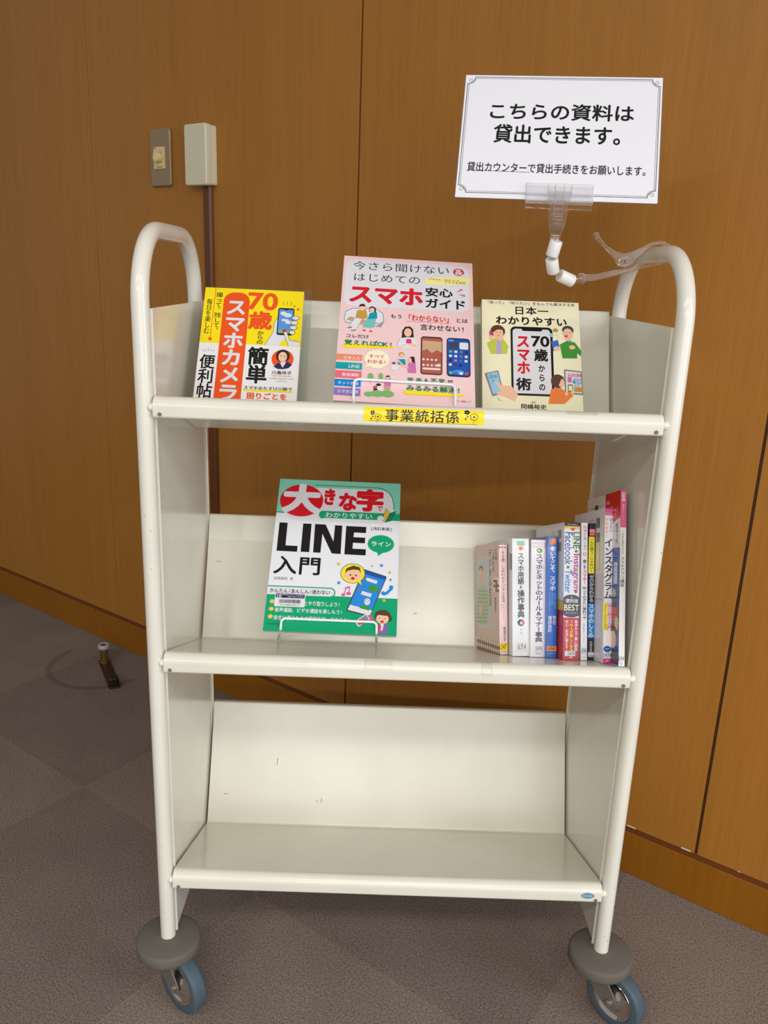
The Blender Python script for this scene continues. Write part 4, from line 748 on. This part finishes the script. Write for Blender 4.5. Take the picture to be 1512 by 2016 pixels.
def caster(x, y, ang):
    d = Vector((math.cos(ang), math.sin(ang), 0)); ax = Vector((-d.y, d.x, 0))
    c = Vector((x, y, 0)) + d * .034; R = .0445
    bm = bmesh.new()
    lathe(bm, [(0, .0865), (.0225, .0865), (.0225, .080), (.0195, .0745), (0, .0745)], 24, Matrix.Translation((x, y, 0)))
    FM = Matrix(((d.x, ax.x, 0, x), (d.y, ax.y, 0, y), (0, 0, 1, 0), (0, 0, 0, 1)))
    for sg in (-1, 1):
        a, b = sorted((sg * .0150, sg * .0172))
        pts = [(-.0225, .082), (.0235, .082), (.0335, .068), (.0445, .052), (.0460, .0445), (.0425, .0380), (.034, .0350), (.025, .0375), (.006, .050), (-.016, .066)]
        prism(bm, pts, a, b, FM @ Matrix(((1, 0, 0, 0), (0, 0, 1, 0), (0, 1, 0, 0), (0, 0, 0, 1))))
    box(bm, 0, 0, 0, 0, 0, 0) if False else None
    bmesh.ops.recalc_face_normals(bm, faces=bm.faces[:])
    k = obj('caster', bm, M_zinc, cart, 40, .0008)
    WMx = Matrix(((d.x, 0, ax.x, c.x), (d.y, 0, ax.y, c.y), (0, 1, 0, R + .0005), (0, 0, 0, 1)))
    bm = bmesh.new(); lathe(bm, [(R - .0125, -.0105), (R - .003, -.0112), (R - .0005, -.0095), (R, -.005), (R, .005), (R - .0005, .0095), (R - .003, .0112), (R - .0125, .0105), (R - .0125, -.0105)], 48, WMx)
    bmesh.ops.recalc_face_normals(bm, faces=bm.faces[:]); tb = obj('tyre', bm, M_tyre, k, 50); tb['label'] = 'blue grey tyre'
    bm = bmesh.new()
    for sg in (-1, 1):
        lathe(bm, [(R - .0122, sg * .0090), (R - .0135, sg * .0104), (R - .0150, sg * .0100), (R - .0175, sg * .0076), (R - .0205, sg * .0060), (R - .0235, sg * .0056), (.018, sg * .0064), (.0145, sg * .0084), (.0115, sg * .0112), (.0085, sg * .0130), (.0052, sg * .0138), (.0052, sg * .0198), (.0034, sg * .0212), (0, sg * .0214)], 40, WMx)
    bmesh.ops.recalc_face_normals(bm, faces=bm.faces[:]); hb = obj('hub_cap', bm, M_chrome, k, 50); hb['label'] = 'chrome dished hub cap'
    bm = bmesh.new(); lathe(bm, [(.0109, .1085), (.030, .1072), (.0425, .1055), (.0455, .1042), (.0468, .1020), (.0468, .0890), (.0450, .0865), (.038, .0855), (0, .0855), (0, .103), (.0109, .1085)], 48, Matrix.Translation((x, y, 0)))
    bmesh.ops.recalc_face_normals(bm, faces=bm.faces[:]); o = obj('bumper_disc', bm, M_rubber, k, 50); o['label'] = 'dark grey rubber bumper disc'
for x, y, a in ((0, 0, -.72), (W, 0, -.84), (0, .288, -.5), (W, .288, -.95)): caster(x, y, a)

# things stuck on the rails: yellow section label, maker's badge, clear tape
def rail_wrap(o, zs, lift):
    # bends a flat print (x = along the rail, y = arc length up from the lip's lower front edge) round the lip
    bm = bmesh.new(); bm.from_mesh(o.data)
    for k in range(1, 30): bmesh.ops.bisect_plane(bm, geom=bm.verts[:] + bm.edges[:] + bm.faces[:], dist=1e-7, plane_co=(0, .0085 + k * .0005, 0), plane_no=(0, 1, 0))
    bm.to_mesh(o.data); bm.free()
    for v in o.data.vertices:
        t = v.co.y; off = .012 + lift + v.co.z
        if t < .0085: y, z = -off, zs - .0088 + t
        else:
            a = (t - .0085) / .012; y, z = -off * math.cos(a), zs - .0003 + off * math.sin(a)
        v.co = (v.co.x, y, z)
def strip(p, c, u0, v0, u1, v1, n=10):
    for k in range(n): p.face(c, [(u0, v0 + (v1 - v0) * k / n), (u1, v0 + (v1 - v0) * k / n), (u1, v0 + (v1 - v0) * (k + 1) / n), (u0, v0 + (v1 - v0) * (k + 1) / n)])
p = Print(.0225); p.z = .0001; strip(p, 'stickyel', 267.9, 3.6, 413.9, 21.4, 14)
bmx = Print(.0225)
lab = [e for e in ART['SECTION_LABEL']]
def shift(e, du, dv):
    e = list(e)
    if e[0] in 'RE': e[2] += du; e[3] += dv; e[4] += du; e[5] += dv
    elif e[0] == 'P': e[2] = tuple(v + (du, dv)[i % 2] for i, v in enumerate(e[2]))
    elif e[0] == 'L': e[3] = tuple(v + (du, dv)[i % 2] for i, v in enumerate(e[3]))
    else: e[3] += du; e[4] += dv; e[5] += du; e[6] += dv
    return tuple(e)
p.add([shift(e, 267.2, 3.5) for e in lab])
o = p.done('section_label', cart); rail_wrap(o, SH[0]['z'], .00005); o['label'] = 'yellow label strip with black lettering and flowers'
p = Print(.0225); bpr = [(611.5 + 10.2 * math.cos(PI * i / 20), 15.2 + 5.2 * math.sin(PI * i / 20)) for i in range(40)]
p.face('badgelight', bpr); p.z += .00002; p.add([('E', 'badge', 602, 10.6, 621, 19.8)]); p.add([('T', 'badgelight', 'BOOKER', 604, 13.2, 619, 17.4, .02)])
o = p.done('maker_badge', cart); rail_wrap(o, SH[2]['z'], .00005); o['label'] = 'small blue oval badge'
for k, u0, u1, v0, v1 in ((1, 279.5, 315.5, -2.5, 11), (1, 434.5, 448, -7, 14), (0, 515, 552, -3, 3.5)):
    p = Print(.0225); strip(p, 'white', u0, v0, u1, v1, 12)
    for q in ((u0, v0, u0 + .35, v1), (u1 - .35, v0, u1, v1), (u0, v1 - .35, u1, v1)): strip(p, 'tapeedge', *q, 12)
    o = p.done('tape_piece', cart); o.data.materials[0] = M_tape; rail_wrap(o, SH[k]['z'], .00008)
    o['label'] = 'strip of clear tape'

# ------------------------------------------------------------------ books
def pose(X, Y, Z, yaw, lean, rot, up=0.0):
    Rz = Matrix.Rotation(yaw, 3, 'Z'); u0 = Vector((0, math.sin(lean), math.cos(lean))); r0 = Vector((1, 0, 0))
    r = Rz @ (r0 * math.cos(rot) + u0 * math.sin(rot)); u = Rz @ (u0 * math.cos(rot) - r0 * math.sin(rot)); n = r.cross(u)
    O = Vector((X, Y, Z)) - u * up
    return Matrix(((r.x, u.x, n.x, O.x), (r.y, u.y, n.y, O.y), (r.z, u.z, n.z, O.z), (0, 0, 0, 1)))
def pages_bm(x0, x1, y0, y1, z0, z1):
    bm = bmesh.new(); box(bm, x0, x1, y0, y1, z0, z1); return bm
def face_book(name, label, cat, MW, w, h, th, cmat, art, spine_side, group=None):
    t = thing(name, label, cat, mw=MW, group=group)
    c = .0004; e = .0006
    bm = bmesh.new(); box(bm, 0, w, 0, h, -c, 0); box(bm, 0, w, 0, h, -th, -th + c)
    if spine_side == 'L': box(bm, 0, c, 0, h, -th + c, -c); pg = (c, w - e, e, h - e)
    else: box(bm, w - c, w, 0, h, -th + c, -c); pg = (e, w - c, e, h - e)
    obj('cover', bm, cmat, t)
    obj('page_block', pages_bm(pg[0], pg[1], pg[2], pg[3], -th + c, -c), M_page, t)
    artw(h, art, 'cover_print', t)
    return t
def acrylic_stand(MW, x0, x1, h, th, label):
    t = thing('book_stand', label, 'book stand', mw=MW, group='clear acrylic book stands')
    bm = bmesh.new()
    box(bm, x0, x1, -.0035, h + .013, -th - .0042, -th - .0012)
    box(bm, x0, x1, -.0035, -.0008, -th - .0012, .0035)
    box(bm, x0, x1, -.0035, .008, .0035, .006)
    obj('holder', bm, M_acryl, t, None, .0005)
    up = MW.to_3x3().inverted() @ Vector((0, 0, -1)); bk = MW.to_3x3().inverted() @ Vector((0, 1, -.375)).normalized()
    a = Vector(((x0 + x1) / 2 - .02, h * .55, -th - .0045)); b = a + Vector((.04, 0, 0))
    # rear prop, from mid height down and back to the shelf floor
    bm = bmesh.new(); L_ = h * .40
    q = [a, b, b + (up * .9 + bk * .2).normalized() * L_, a + (up * .9 + bk * .2).normalized() * L_]
    vs = [bm.verts.new(v) for v in q] + [bm.verts.new(v + Vector((0, 0, -.002))) for v in q]
    for f in ((0, 1, 2, 3), (7, 6, 5, 4), (0, 4, 5, 1), (1, 5, 6, 2), (2, 6, 7, 3), (3, 7, 4, 0)): bm.faces.new([vs[i] for i in f])
    bmesh.ops.recalc_face_normals(bm, faces=bm.faces[:]); obj('prop', bm, M_acryl, t)
    return t
YELLOW, YW, YH, YV = (.0285, .135, .8921, .0261, .6091, -.013), .1424, .2020, .1743
CREAM, CW, CH, CVv = (.4286, .135, .8893, .0037, .5900, -.0003), .1405, .1960, .1723
PINK, PW, PH = (.2262, .06, .9039, .0387, .7745, -.0331), .1848, .2551
LINEB, LW, LH = (.1281, .10, .5612, .0069, .8182, -.0103), .1945, .2606
YM = pose(*YELLOW, up=YH - YV)
face_book('paperback_book', 'yellow, orange and white paperback leaning at the left of the top shelf', 'book', YM, YW, YH, .0135, mat('cover_white', (238, 238, 240), .3), 'COVER_CAMERA', 'R')
acrylic_stand(YM, .014, YW + .011, YH, .0135, 'clear acrylic stand holding the yellow and orange book')
CM = pose(*CREAM, up=CH - CVv)
face_book('paperback_book', 'pale cream paperback with a drawn black phone, right of the pink book', 'book', CM, CW, CH, .0125, mat('cover_cream', (246, 242, 208), .3), 'COVER_SKILLS', 'R')
acrylic_stand(CM, -.006, CW - .004, CH, .0125, 'clear acrylic stand holding the pale cream book')
PM = pose(*PINK)
face_book('guide_magazine', 'large pink guide book standing in the middle of the top shelf', 'book', PM, PW, PH, .006, mat('cover_pink', (242, 206, 208), .3), 'COVER_GUIDE', 'L')
LM = pose(*LINEB)
lb = face_book('paperback_book', 'green and white book with big black title on the middle shelf', 'book', LM, LW, LH, .0125, mat('cover_white_gloss', (234, 236, 244), .3), 'COVER_MESSENGER', 'L')
o = artw(LH, 'BARCODE', 'barcode_sticker', lb, Matrix.Translation((0, 0, .0012))); o['label'] = 'white and navy barcode sticker'
# printing on that book's spine
p = Print(LH); p.add([('R', 'white', -12.4, .1, -.1, 260.4), ('R', 'greenl', -12, 0, -.5, 18), ('R', 'mint', -12, 18, -.5, 40), ('R', 'black', -10, 95, -3, 122), ('R', 'black', -10, 128, -3, 150), ('R', 'greenl', -12, 165, -.5, 190), ('R', 'black', -9, 196, -4, 218)])
p.done('spine_print', lb, Matrix(((0, 0, -1, 0), (0, 1, 0, 0), (1, 0, 0, 0), (0, 0, 0, 1))))

def wire_stand(MW, x0, x1, top, low, th, label, foot):
    t = thing('book_stand', label, 'book stand', mw=MW, group='white wire book stands')
    inv = MW.inverted(); r = .0019; zf = .0034
    fl = [inv @ Vector(q) for q in foot]
    bm = bmesh.new()
    pts = [fl[0], Vector((x0, -low, zf)), Vector((x0 - .0005, top, zf)), Vector((x1, top, zf)), Vector((x1 + .0005, -low, zf)), fl[1]]
    tube(bm, fillet(pts, .0065, 7), r, 12)
    obj('front_loop', bm, M_wire, t, 60)
    bm = bmesh.new(); z = -th - .0026
    bl = []
    for k, xx in ((0, x0), (1, x1)):
        a = Vector((xx, -low, zf)); b = fl[k]; f = (z - zf) / (b.z - a.z); q = a + (b - a) * max(0.05, min(.95, f)); bl.append(Vector((q.x, q.y, z)))
    hh = .12
    tube(bm, fillet([bl[0], Vector((bl[0].x, hh, z)), Vector((bl[1].x, hh, z)), bl[1]], .008, 7), r, 12)
    obj('back_loop', bm, M_wire, t, 60)
    return t
wire_stand(LM, .0262, .1648, LH - .2438, .0022, .0125, 'white wire stand under the green and white book on the middle shelf', [(.136, .2105, .4945), (.294, .2105, .4945)])
wire_stand(PM, .0262, .1578, PH - .2215, .0022, .006, 'white wire stand under the pink book on the top shelf', [(.262, .2105, .8385), (.382, .2105, .8385)])

F0 = Vector((0, 0, SH[1]['z'] + .0125 + .0004)); DD = Vector((0, .93634764, -.3510742)); NN = Vector((0, .3510742, .93634764))
def row_book(label, x, tpos, w, h, depth, yaw, side, cov, spine_art, lab, side_art=(), side_key=None, spine_rgb=None):
    y = math.radians(yaw); s = math.radians(side)
    rt0 = Vector((1, 0, 0)) * math.cos(y) + DD * math.sin(y); dp = DD * math.cos(y) - Vector((1, 0, 0)) * math.sin(y)
    up = (NN * math.cos(s) + rt0 * math.sin(s)).normalized(); rt = up.cross(-dp).normalized(); O = F0 + DD * tpos + Vector((x, 0, 0)) + NN * (.0002 + max(0, w * math.sin(s)))
    MW = Matrix(((rt.x, up.x, -dp.x, O.x), (rt.y, up.y, -dp.y, O.y), (rt.z, up.z, -dp.z, O.z), (0, 0, 0, 1)))
    t = thing('paperback_book', label, 'book', mw=MW, group='library books standing in a row on the middle shelf')
    c = .0004; e = .0006
    bm = bmesh.new(); box(bm, 0, c, 0, h, -depth, 0); box(bm, w - c, w, 0, h, -depth, 0); box(bm, c, w - c, 0, h, -c, 0)
    obj('cover', bm, mat('cover_colour', cov, .28, .5, 0, .2), t)
    obj('page_block', pages_bm(c, w - c, e, h - e, -depth + e, -c), M_page, t)
    p = Print(h)
    if not spine_rgb:
        spine_rgb = 'spine_base_%d_%d_%d' % cov; RGB[spine_rgb] = cov
    p.add([('R', spine_rgb, .1, .1, w * 1000 - .1, h * 1000 - .1)])
    p.add(ART[spine_art]); p.done('spine_print', t)
    if side_art or side_key:
        SM = Matrix(((0, 0, -1, 0), (0, 1, 0, 0), (1, 0, 0, -depth), (0, 0, 0, 1)))
        artw(h, side_key, 'cover_print', t, SM, side_art)
    els = [tuple(list(q[:2]) + [max(.1, q[2]), q[3], min(w * 1000 - .1, q[4])] + list(q[5:])) if q[0] == 'R' else q for q in ART[lab]]
    if els[0][0] != 'R': b = els[0]; els = [('R', 'white', max(.2, b[3] - 1.5), b[4] - 1, min(w * 1000 - .2, b[5] + 1.5), b[6] + (.5 if w < .0085 else 3))] + els
    artw(h, lab, 'shelf_mark_label', t, Matrix.Translation((0, 0, .0007)), ()) if False else None
    p = Print(h); p.add(els); p.done('shelf_mark_label', t, Matrix.Translation((0, 0, .0005)))
    return t
def barcode(u0, v0, u1, v1, seed):
    r_ = random.Random(seed); x = u0; o = [('R', 'white', u0 - 1, v0 - 1, u1 + 1, v1 + 1)]
    while x < u1: w_ = r_.choice((.3, .3, .6, .9)); o.append(('R', 'slate', x, v0, x + w_, v1)); x += w_ + r_.choice((.3, .5, .7))
    return o
def lines(u0, v0, u1, n, dv, c='grey2'): return [('L', c, .5, (u0, v0 + k * dv, u1 - (k % 2) * (u1 - u0) * .3, v0 + k * dv)) for k in range(n)]
row_book('pink spined book at the left end of the row, beige cover showing', .4762, .1164, .0127, .1641, .105, 12, -2.0, (222, 192, 180), 'SPINE_A', 'LABEL_A', (), 'SIDE_A', 'pinkl')
row_book('thick white book with mint tag and globe, right of the pink spined book', .4924, .0992, .0252, .1713, .118, 7, -1.5, (234, 237, 243), 'SPINE_B', 'LABEL_B', barcode(104, 22, 116, 46, 1))
row_book('white book with a red outlined tag and green dot, left of the blue book', .5177, .0969, .0220, .1705, .112, 6, -.6, (238, 236, 244), 'SPINE_C', 'LABEL_C')
row_book('blue book with white lettering and orange labels', .5401, .0900, .0146, .1758, .117, 6, -.6, (14, 98, 196), 'SPINE_D', 'LABEL_D')
row_book('thick white and red book with a dark oval badge on its spine', .5587, .0684, .0228, .1958, .137, 6, -.3, (234, 234, 238), 'SPINE_E', 'LABEL_E',
    [('R', 'ochre2', 0, 111, 137, 126), ('R', 'red3', 0, 126, 137, 195.8)] + barcode(108, 10, 124, 22, 2) + barcode(108, 28, 124, 41, 3) + lines(80, 12, 102, 2, 4))
row_book('thin white book with pink and black lettering, left of the black book', .5853, .0733, .0092, .1962, .128, 4, -.6, (236, 234, 240), 'SPINE_F', 'LABEL_F')
row_book('black book with a yellow and a blue panel on its spine', .5964, .0770, .0086, .1963, .128, 3, 0, (26, 26, 32), 'SPINE_G', 'LABEL_G', [('R', 'blue', .2, .2, 127.8, 196), ('R', 'navy', 40, .2, 127.8, 40)], None)
row_book('white book with pink ends and black brush style title, right of the black book', .6071, .0365, .0112, .2155, .150, 2.5, 0, (238, 236, 240), 'SPINE_H', 'LABEL_H',
    barcode(110, 12, 128, 26, 4) + barcode(110, 33, 128, 47, 5) + lines(76, 14, 100, 2, 5) + [('R', 'cream', 112, 50, 128, 86), ('L', 'red2', .4, (104, 86, 140, 86, 140, 128, 104, 128, 104, 86))])
row_book('tallest slim magazine at the right end of the row, pink topped white spine', .6192, .0042, .0081, .2379, .160, 1.5, 0, (236, 232, 232), 'SPINE_I', 'LABEL_I',
    [('P', 'red', (92, 0, 160, 0, 160, 37, 140, 40, 92, 52)), ('T', 'pinkl', '趣味', 98, 10, 112, 16, 0), ('T', 'pinkl', 'どきっ!', 104, 18, 150, 34, .01), ('V', 'black', '経済七社', 141, 44, 150, 72, .01),
     ('R', 'blue', 60, 78, 160, 237), ('R', 'offw', 134, 98, 150, 128), ('L', 'black', .6, (136, 104, 148, 104)), ('L', 'black', .6, (136, 112, 148, 112)), ('E', 'lime', 130, 134, 144, 146), ('E', 'hair', 132, 146, 150, 160), ('R', 'red2', 128, 160, 152, 178, 3), ('E', 'skin', 140, 172, 158, 190),
     ('E', 'hair', 118, 184, 150, 206), ('E', 'skin', 122, 192, 148, 216), ('R', 'slate', 110, 216, 158, 236, 5), ('R', 'navy', 40, 12, 56, 20, 1)] + lines(18, 15, 37, 1, 3, 'slate') + lines(60, 15, 84, 1, 3, 'slate'))

# ------------------------------------------------------------------ notice and its clip
SM_ = pose(.3712, .1, 1.1582, -.1311, .4646, -.0078)
nt = thing('notice_sign', 'white laminated notice with large black lettering held up by the clear clip', 'sign', mw=SM_)
SW_, SHh = .2471, .1736
bm = bmesh.new(); prism(bm, rrect(.0004, .0004, SW_ - .0004, SHh - .0004, .001), -.00025, 0); obj('paper', bm, mat('notice_paper', (236, 236, 244), .45), nt)
bm = bmesh.new(); prism(bm, rrect(-.0022, -.0022, SW_ + .0022, SHh + .0022, .003), -.0005, -.0003); obj('laminate_film', bm, M_lam, nt)
p = Print(SHh); B0 = (3.3, 3.3, 243.8, 166.2)
for ins, wd, notch in ((0, .75, 9.5), (2.0, .4, 9.5)):
    u0, v0, u1, v1 = B0[0] + ins, B0[1] + ins, B0[2] - ins, B0[3] - ins; q = notch - ins * .6
    path = []
    for cx, cy, a0 in ((u1, v0, PI), (u1, v1, -PI / 2), (u0, v1, 0), (u0, v0, PI / 2)):
        arc = [(cx + q * math.cos(a0 - PI / 2 * k / 8), cy + q * math.sin(a0 - PI / 2 * k / 8)) for k in range(9)]
        path += arc
    path.append(path[0]); p.add([('L', 'black', wd, tuple(v for pt in path for v in pt))])
for cx, cy, sx_, sy_ in ((B0[0], B0[1], 1, 1), (B0[2], B0[1], -1, 1), (B0[2], B0[3], -1, -1), (B0[0], B0[3], 1, -1)):
    pts = []
    for k in range(19):
        a = k * .36; rr = 2.9 - .09 * k; pts += [cx + sx_ * (4.2 + rr * math.cos(a)), cy + sy_ * (4.2 + rr * math.sin(a))]
    p.add([('L', 'black', .4, tuple(pts))])
p.add(ART['NOTICE']); p.done('lettering', nt)

ck_ = thing('sign_clip', 'clear plastic clip with white bead joints clamped to the right cart handle, holding the notice', 'clip', mw=Matrix.Translation((.645, .13, 1.1)))
TOW = ck_.matrix_world.inverted() @ SM_           # notice plane: x right, y up (from its lower edge), z out
def sp(u, v): return (u / 1000, SHh - v / 1000)
bm = bmesh.new(); prism(bm, [sp(87.2, 153.1), sp(169.3, 153.6), sp(169.4, 179.9), sp(87.4, 179.3)], .0012, .0038, TOW)
for q in ((87.2, 153.1, 88.2, 179.3), (168.4, 153.6, 169.4, 179.9), (87.4, 178.3, 169.4, 179.6), (87.2, 153.1, 169.3, 154.0)): prism(bm, [sp(q[0], q[1]), sp(q[2], q[1]), sp(q[2], q[3]), sp(q[0], q[3])], .0038, .0050, TOW)
pl = obj('front_jaw', bm, M_clip, ck_, None, .0008)
bm = bmesh.new(); prism(bm, [sp(87.3, 158), sp(169, 158.5), sp(169, 184), sp(87.3, 182.8)], -.0040, -.0012, TOW); prism(bm, [sp(116, 183), sp(142, 183), sp(138, 205), sp(119, 205)], -.0065, -.0040, TOW)
obj('rear_jaw', bm, M_clip, ck_, None, .0008)
bm = bmesh.new()
prism(bm, [sp(113.7, 164.5), sp(143.6, 164.8), sp(143, 172), sp(139.6, 184), sp(138.4, 193), sp(138.6, 203), sp(137.6, 210), sp(132.9, 223.4), sp(122, 223.7), sp(118, 211), sp(117.5, 207), sp(119, 194), sp(117.8, 184), sp(114.5, 173)], .0042, .0066, TOW)
for u0, u1 in ((113.9, 115.6), (141.8, 143.4)): prism(bm, [sp(u0, 156), sp(u1, 156), sp(u1, 170), sp(u0, 170)], .0066, .0088, TOW)
for u0 in (122.3, 133.2): prism(bm, [sp(u0, 156), sp(u0 + 1.2, 156), sp(u0 + 1.2, 204), sp(u0, 204)], .0066, .0082, TOW)
for v0 in (181, 188, 194.5, 198.5, 202.5, 207): prism(bm, [sp(123.6, v0), sp(133, v0), sp(133, v0 + 2), sp(123.6, v0 + 2)], .0066, .0078, TOW)
obj('grip', bm, M_clip, ck_, None, .0007)
bm = bmesh.new(); prism(bm, [sp(119, 200), sp(137, 200), sp(134, 222), sp(121, 222)], -.0040, -.0012, TOW); obj('rear_grip', bm, M_clip, ck_, None, .0007)
off = Vector((.645, .13, 1.1)); top_c = SM_ @ Vector((.1277, SHh - .2225, .003))
b1a, b1b = Vector((.4955, .0585, 1.1095)), Vector((.4925, .0640, 1.0915))
b2a, b2b = Vector((.4935, .0690, 1.0885)), Vector((.4990, .0790, 1.0730))
b3a, b3b = Vector((.5095, .0930, 1.0695)), Vector((.5290, .1000, 1.0625))
for a, b in ((b1a, b1b), (b2a, b2b), (b3a, b3b)):
    ln_ = (b - a).length; dz = (b - a).normalized(); q = dz.to_track_quat('Z', 'Y').to_matrix().to_4x4(); q.translation = a - off
    bm = bmesh.new(); lathe(bm, [(0, .001), (.0055, 0), (.0076, .0004), (.0079, .001), (.0079, ln_ - .001), (.0076, ln_ - .0004), (.0055, ln_), (0, ln_ - .001)], 26, q)
    bmesh.ops.recalc_face_normals(bm, faces=bm.faces[:]); o = obj('bead_joint', bm, M_bead, ck_, 40); o['label'] = 'white plastic bead joint'
for a, b in ((top_c, b1a), (b1b, b2a), (b2b, b3a), (b3b, Vector((.5400, .108, 1.0645)))):
    bm = bmesh.new(); d = (b - a).normalized(); tube(bm, [a - off - d * .002, b - off + d * .002], .003, 12); obj('ball_link', bm, M_clip, ck_, 60)
def solid(name, pts, y0, y1, mt=M_clip, bev=.0008):
    # flat clear moulding facing the front: outline in (x, z), thickness along y
    bm = bmesh.new(); prism(bm, [(x - .645, z - 1.1) for x, z in pts], y0 - .13, y1 - .13, Matrix(((1, 0, 0, 0), (0, 0, 1, 0), (0, 1, 0, 0), (0, 0, 0, 1)))); bmesh.ops.recalc_face_normals(bm, faces=bm.faces[:])
    return obj(name, bm, mt, ck_, None, bev)
bm = bmesh.new(); tube(bm, [Vector((.5405, .110, 1.066)) - off, Vector((.5445, .113, 1.0665)) - off], .0068, 18); obj('collar', bm, M_clip, ck_, 40, .001)
solid('lower_arm', [(.5455, 1.0625), (.560, 1.0635), (.580, 1.069), (.605, 1.0765), (.628, 1.0835), (.648, 1.0885), (.6555, 1.0925), (.648, 1.0925), (.632, 1.0895), (.613, 1.0885), (.606, 1.083), (.600, 1.0800), (.585, 1.0785), (.562, 1.0725), (.5455, 1.0715)], .112, .1225)
solid('upper_arm', [(.5525, 1.1215), (.5555, 1.1245), (.5595, 1.1235), (.5635, 1.1165), (.572, 1.1085), (.585, 1.1015), (.594, 1.0995), (.604, 1.1015), (.616, 1.1075), (.627, 1.1135), (.636, 1.1165), (.645, 1.1160), (.652, 1.1125), (.6565, 1.1075), (.650, 1.1095), (.643, 1.1120), (.634, 1.1110), (.627, 1.1070), (.619, 1.0985), (.610, 1.0900), (.604, 1.0840), (.598, 1.0815), (.590, 1.0835), (.5845, 1.0905), (.578, 1.0985), (.567, 1.1085)], .1125, .122)
bm = bmesh.new(); YR = Matrix.Translation(Vector((.5985, .1115, 1.0895)) - off) @ Matrix.Rotation(PI / 2, 4, 'X')
lathe(bm, [(0, -.012), (.0065, -.012), (.0085, -.010), (.0085, .001), (.0065, .0025), (.0045, .0025), (.004, .0005), (0, .0005)], 24, YR); bmesh.ops.recalc_face_normals(bm, faces=bm.faces[:]); obj('pivot_boss', bm, M_clip, ck_, 40)
bm = bmesh.new(); lathe(bm, [(0, .003), (.0026, .003), (.003, .0015), (.003, .0007), (0, .0007)], 18, YR); bmesh.ops.recalc_face_normals(bm, faces=bm.faces[:]); obj('pivot_pin', bm, M_zinc, ck_, 40)

bpy.data.objects.remove(_to); bpy.data.curves.remove(_tc)
